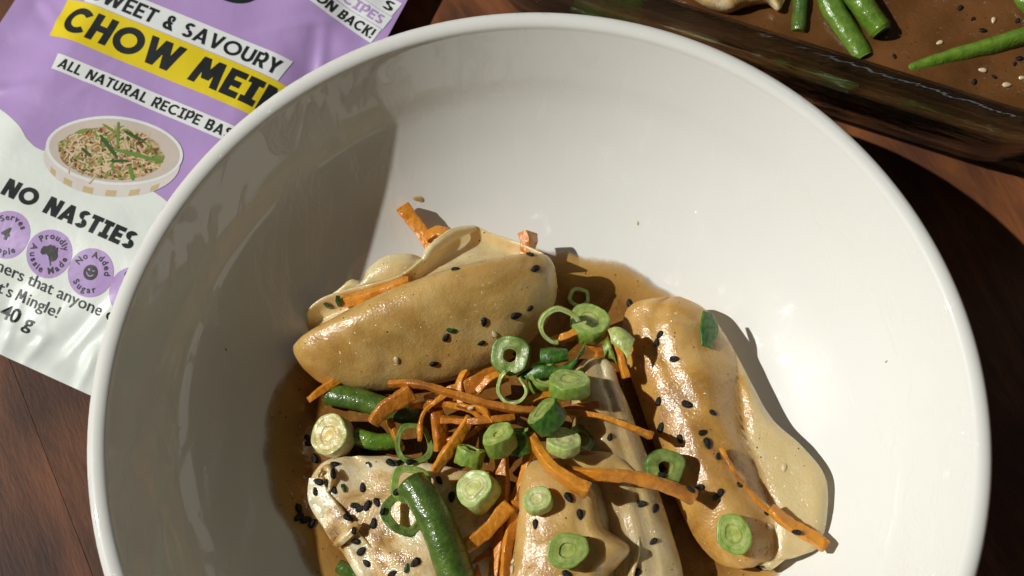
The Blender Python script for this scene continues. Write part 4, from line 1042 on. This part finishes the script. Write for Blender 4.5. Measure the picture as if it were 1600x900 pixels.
def drop(px, py, me, ang, size, label, cat, group, lift=.022):
    p, n, ob = hit(px, py)
    o = bpy.data.objects.new(me.name, me); scene.collection.objects.link(o)
    q = n.to_track_quat('Z', 'X').to_matrix().to_4x4() @ Matrix.Rotation(ang, 4, 'Z')
    o.matrix_world = Matrix.Translation((p + n * lift * size) * U) @ q @ Matrix.Scale(size, 4)
    return tag(o, label, cat, group)
def seeds(lst, me, where, group, col='black', size=1.0):
    lst = sorted(lst); n = len(lst)
    for i, (x, y) in enumerate(lst):
        nth = '' if n == 1 else (f', {ORD[i]} from the left' if i < n - 1 else ', rightmost')
        drop(x, y, me, rnd.uniform(0, 6.28), size * rnd.uniform(.74, 1.14), f'{col} sesame seed {where}{nth}', 'sesame seed', group)
seeds([(712, 421), (828, 398), (836, 420), (806, 493), (828, 482), (756, 503), (697, 527), (752, 536), (678, 568)], SB, 'on the large upper left dumpling', 'black seeds on the upper left dumpling')
seeds([(1031, 523), (1026, 535), (1054, 561), (1029, 627), (1074, 632), (1114, 645), (1033, 668), (1063, 686), (1098, 676), (1105, 693), (1122, 713), (1094, 761), (1125, 771), (1157, 757), (1198, 801), (1245, 831), (981, 574), (1079, 765)], SB, 'on the brown glazed right dumpling', 'black seeds on the glazed dumpling')
seeds([(1186, 885)], SB, 'on bare white glaze below the glazed dumpling', 'black seed on the glaze')
seeds([(953, 683), (1024, 795), (1021, 846), (993, 894)], SB, 'on the narrow pale dumpling behind the front one', 'black seeds on the narrow dumpling')
seeds([(889, 778), (906, 804), (837, 819), (1003, 787), (886, 897)], SB, 'on the front centre dumpling', 'black seeds on the front dumpling')
seeds([(481, 685), (484, 692), (492, 716), (467, 795), (467, 808), (488, 818), (478, 812)], SB, 'in the sauce left of the cream dumpling', 'black seeds in the sauce at left')
seeds([(568, 701), (575, 706), (552, 711), (523, 726), (520, 740), (498, 753), (493, 768), (509, 756), (522, 766), (567, 762), (555, 790), (563, 795), (574, 790), (589, 785), (598, 799), (544, 809), (584, 818), (553, 829), (556, 846), (565, 861), (573, 880), (611, 724), (623, 724), (642, 722), (613, 897), (649, 879), (686, 751), (706, 777)], SB, 'on the crumpled cream dumpling', 'black seeds on the cream dumpling')
seeds([(806, 551)], SB, 'inside the thick dark rimmed onion ring', 'black seed in the dark ring')
seeds([(1030, 735), (1038, 730), (1034, 742)], SB, 'inside the onion ring beside the glazed dumpling', 'black seeds in the right ring')
seeds([(983, 474)], SB, 'floating in dark sauce above the glazed dumpling', 'black seed in the top sauce')
seeds([(620, 768)], SB, 'on the olive onion ring beside the large bean', 'black seed on the olive ring')
seeds([(620, 563), (773, 522)], SW, 'on the large upper left dumpling', 'white seeds on the upper left dumpling', 'white', .8)
seeds([(736, 637)], SW, 'on the longest carrot shred', 'white seed on the carrot', 'white', .8)
seeds([(627, 702)], SW, 'in the sauce above the cream dumpling', 'white seed in the sauce', 'white', .9)
seeds([(802, 877), (801, 890)], SW, 'on the left flank of the front dumpling', 'white seeds on the front dumpling', 'white', .8)
seeds([(1225, 731), (1203, 823)], SW, 'on the brown glazed right dumpling', 'white seeds on the glazed dumpling', 'white', .8)
seeds([(1520, 30), (1536, 48), (1500, 13), (1397, 88), (1590, 33), (1592, 92), (1585, 100), (1522, 128), (1553, 120)], SB, 'in the sauce of the glass dish', 'black seeds in the dish', 'black', .8)
seeds([(1552, 32), (1468, 67), (1535, 110), (1573, 133), (1597, 122)], SW, 'in the sauce of the glass dish', 'white seeds in the dish', 'white', .9)
# herb flecks
fl = bpy.data.meshes.new('herb_fleck')
fl.from_pydata([Vector(v) * U for v in ((-.16, -.05, 0), (-.05, -.09, .02), (.15, -.04, 0), (.17, .05, .01), (.02, .09, .03), (-.15, .06, 0), (0, 0, .05))], [], [(6, i, (i + 1) % 6) for i in range(6)]); fl.materials.append(M['herb'])
for (x, y, a, s) in ((530, 470, .2, 1.1), (514, 477, .6, 1.0), (706, 516, 1.2, .9)):
    drop(x, y, fl, a, s, {530: 'dark herb fleck in the open pleats of the upper left dumpling, right one', 514: 'dark herb fleck in the open pleats of the upper left dumpling, left one', 706: 'herb fleck on the body of the upper left dumpling beside a seed'}[x], 'herb', 'herb flecks on the upper left dumpling', .02)
for (x, y, a, s) in ((1120, 776, .3, .9),):
    drop(x, y, fl, a, s, 'dark green herb fleck beside a seed on the glazed dumpling', 'herb', None, .02)
for (x, y, a, s) in ((576, 726, .1, .7), (537, 763, 1.0, .8), (636, 888, .8, .8)):
    drop(x, y, fl, a, s, {576: 'green herb fleck near the top edge of the crumpled cream dumpling', 537: 'green herb fleck at the left of the crumpled cream dumpling', 636: 'green herb fleck low on the crumpled cream dumpling beside the large bean'}[x], 'herb', 'herb flecks on the cream dumpling', .02)

# little splashes of sauce on the bare glaze
dm = bpy.data.meshes.new('sauce_speck'); vv, ff = [(0, 0, .022)], []
for rr_, zz in ((.5, .019), (.85, .010), (1.0, 0.0)):
    for k in range(16):
        a = 2 * math.pi * k / 16; q_ = 1 + .2 * math.sin(2 * a + 1) + .12 * math.sin(3 * a); vv.append((.16 * rr_ * q_ * math.cos(a), .11 * rr_ * q_ * math.sin(a), zz))
for k in range(16): ff.append((0, 1 + k, 1 + (k + 1) % 16))
for j in range(2):
    for k in range(16): ff.append((1 + j * 16 + k, 17 + j * 16 + k, 17 + j * 16 + (k + 1) % 16, 1 + j * 16 + (k + 1) % 16))
dm.from_pydata([Vector(v_) * U for v_ in vv], [], ff); dm.materials.append(M['speck']); dm.polygons.foreach_set('use_smooth', [True] * len(ff)); dm.update()
for (x, y, a, s_, lb) in ((655, 311, .8, .9, 'amber sauce splash on bare glaze above the upper carrot shred'), (997, 349, .3, .35, 'tiny brown sauce dot on the glaze above the glazed dumpling'),
                          (1385, 565, .1, .28, 'tiny dark sauce dot on the right wall of the bowl'), (353, 546, 2.4, .30, 'tiny pale sauce dot in the shaded left side of the bowl')):
    drop(x, y, dm, a, s_, lb, 'sauce splash', 'sauce splashes on the glaze', .004)
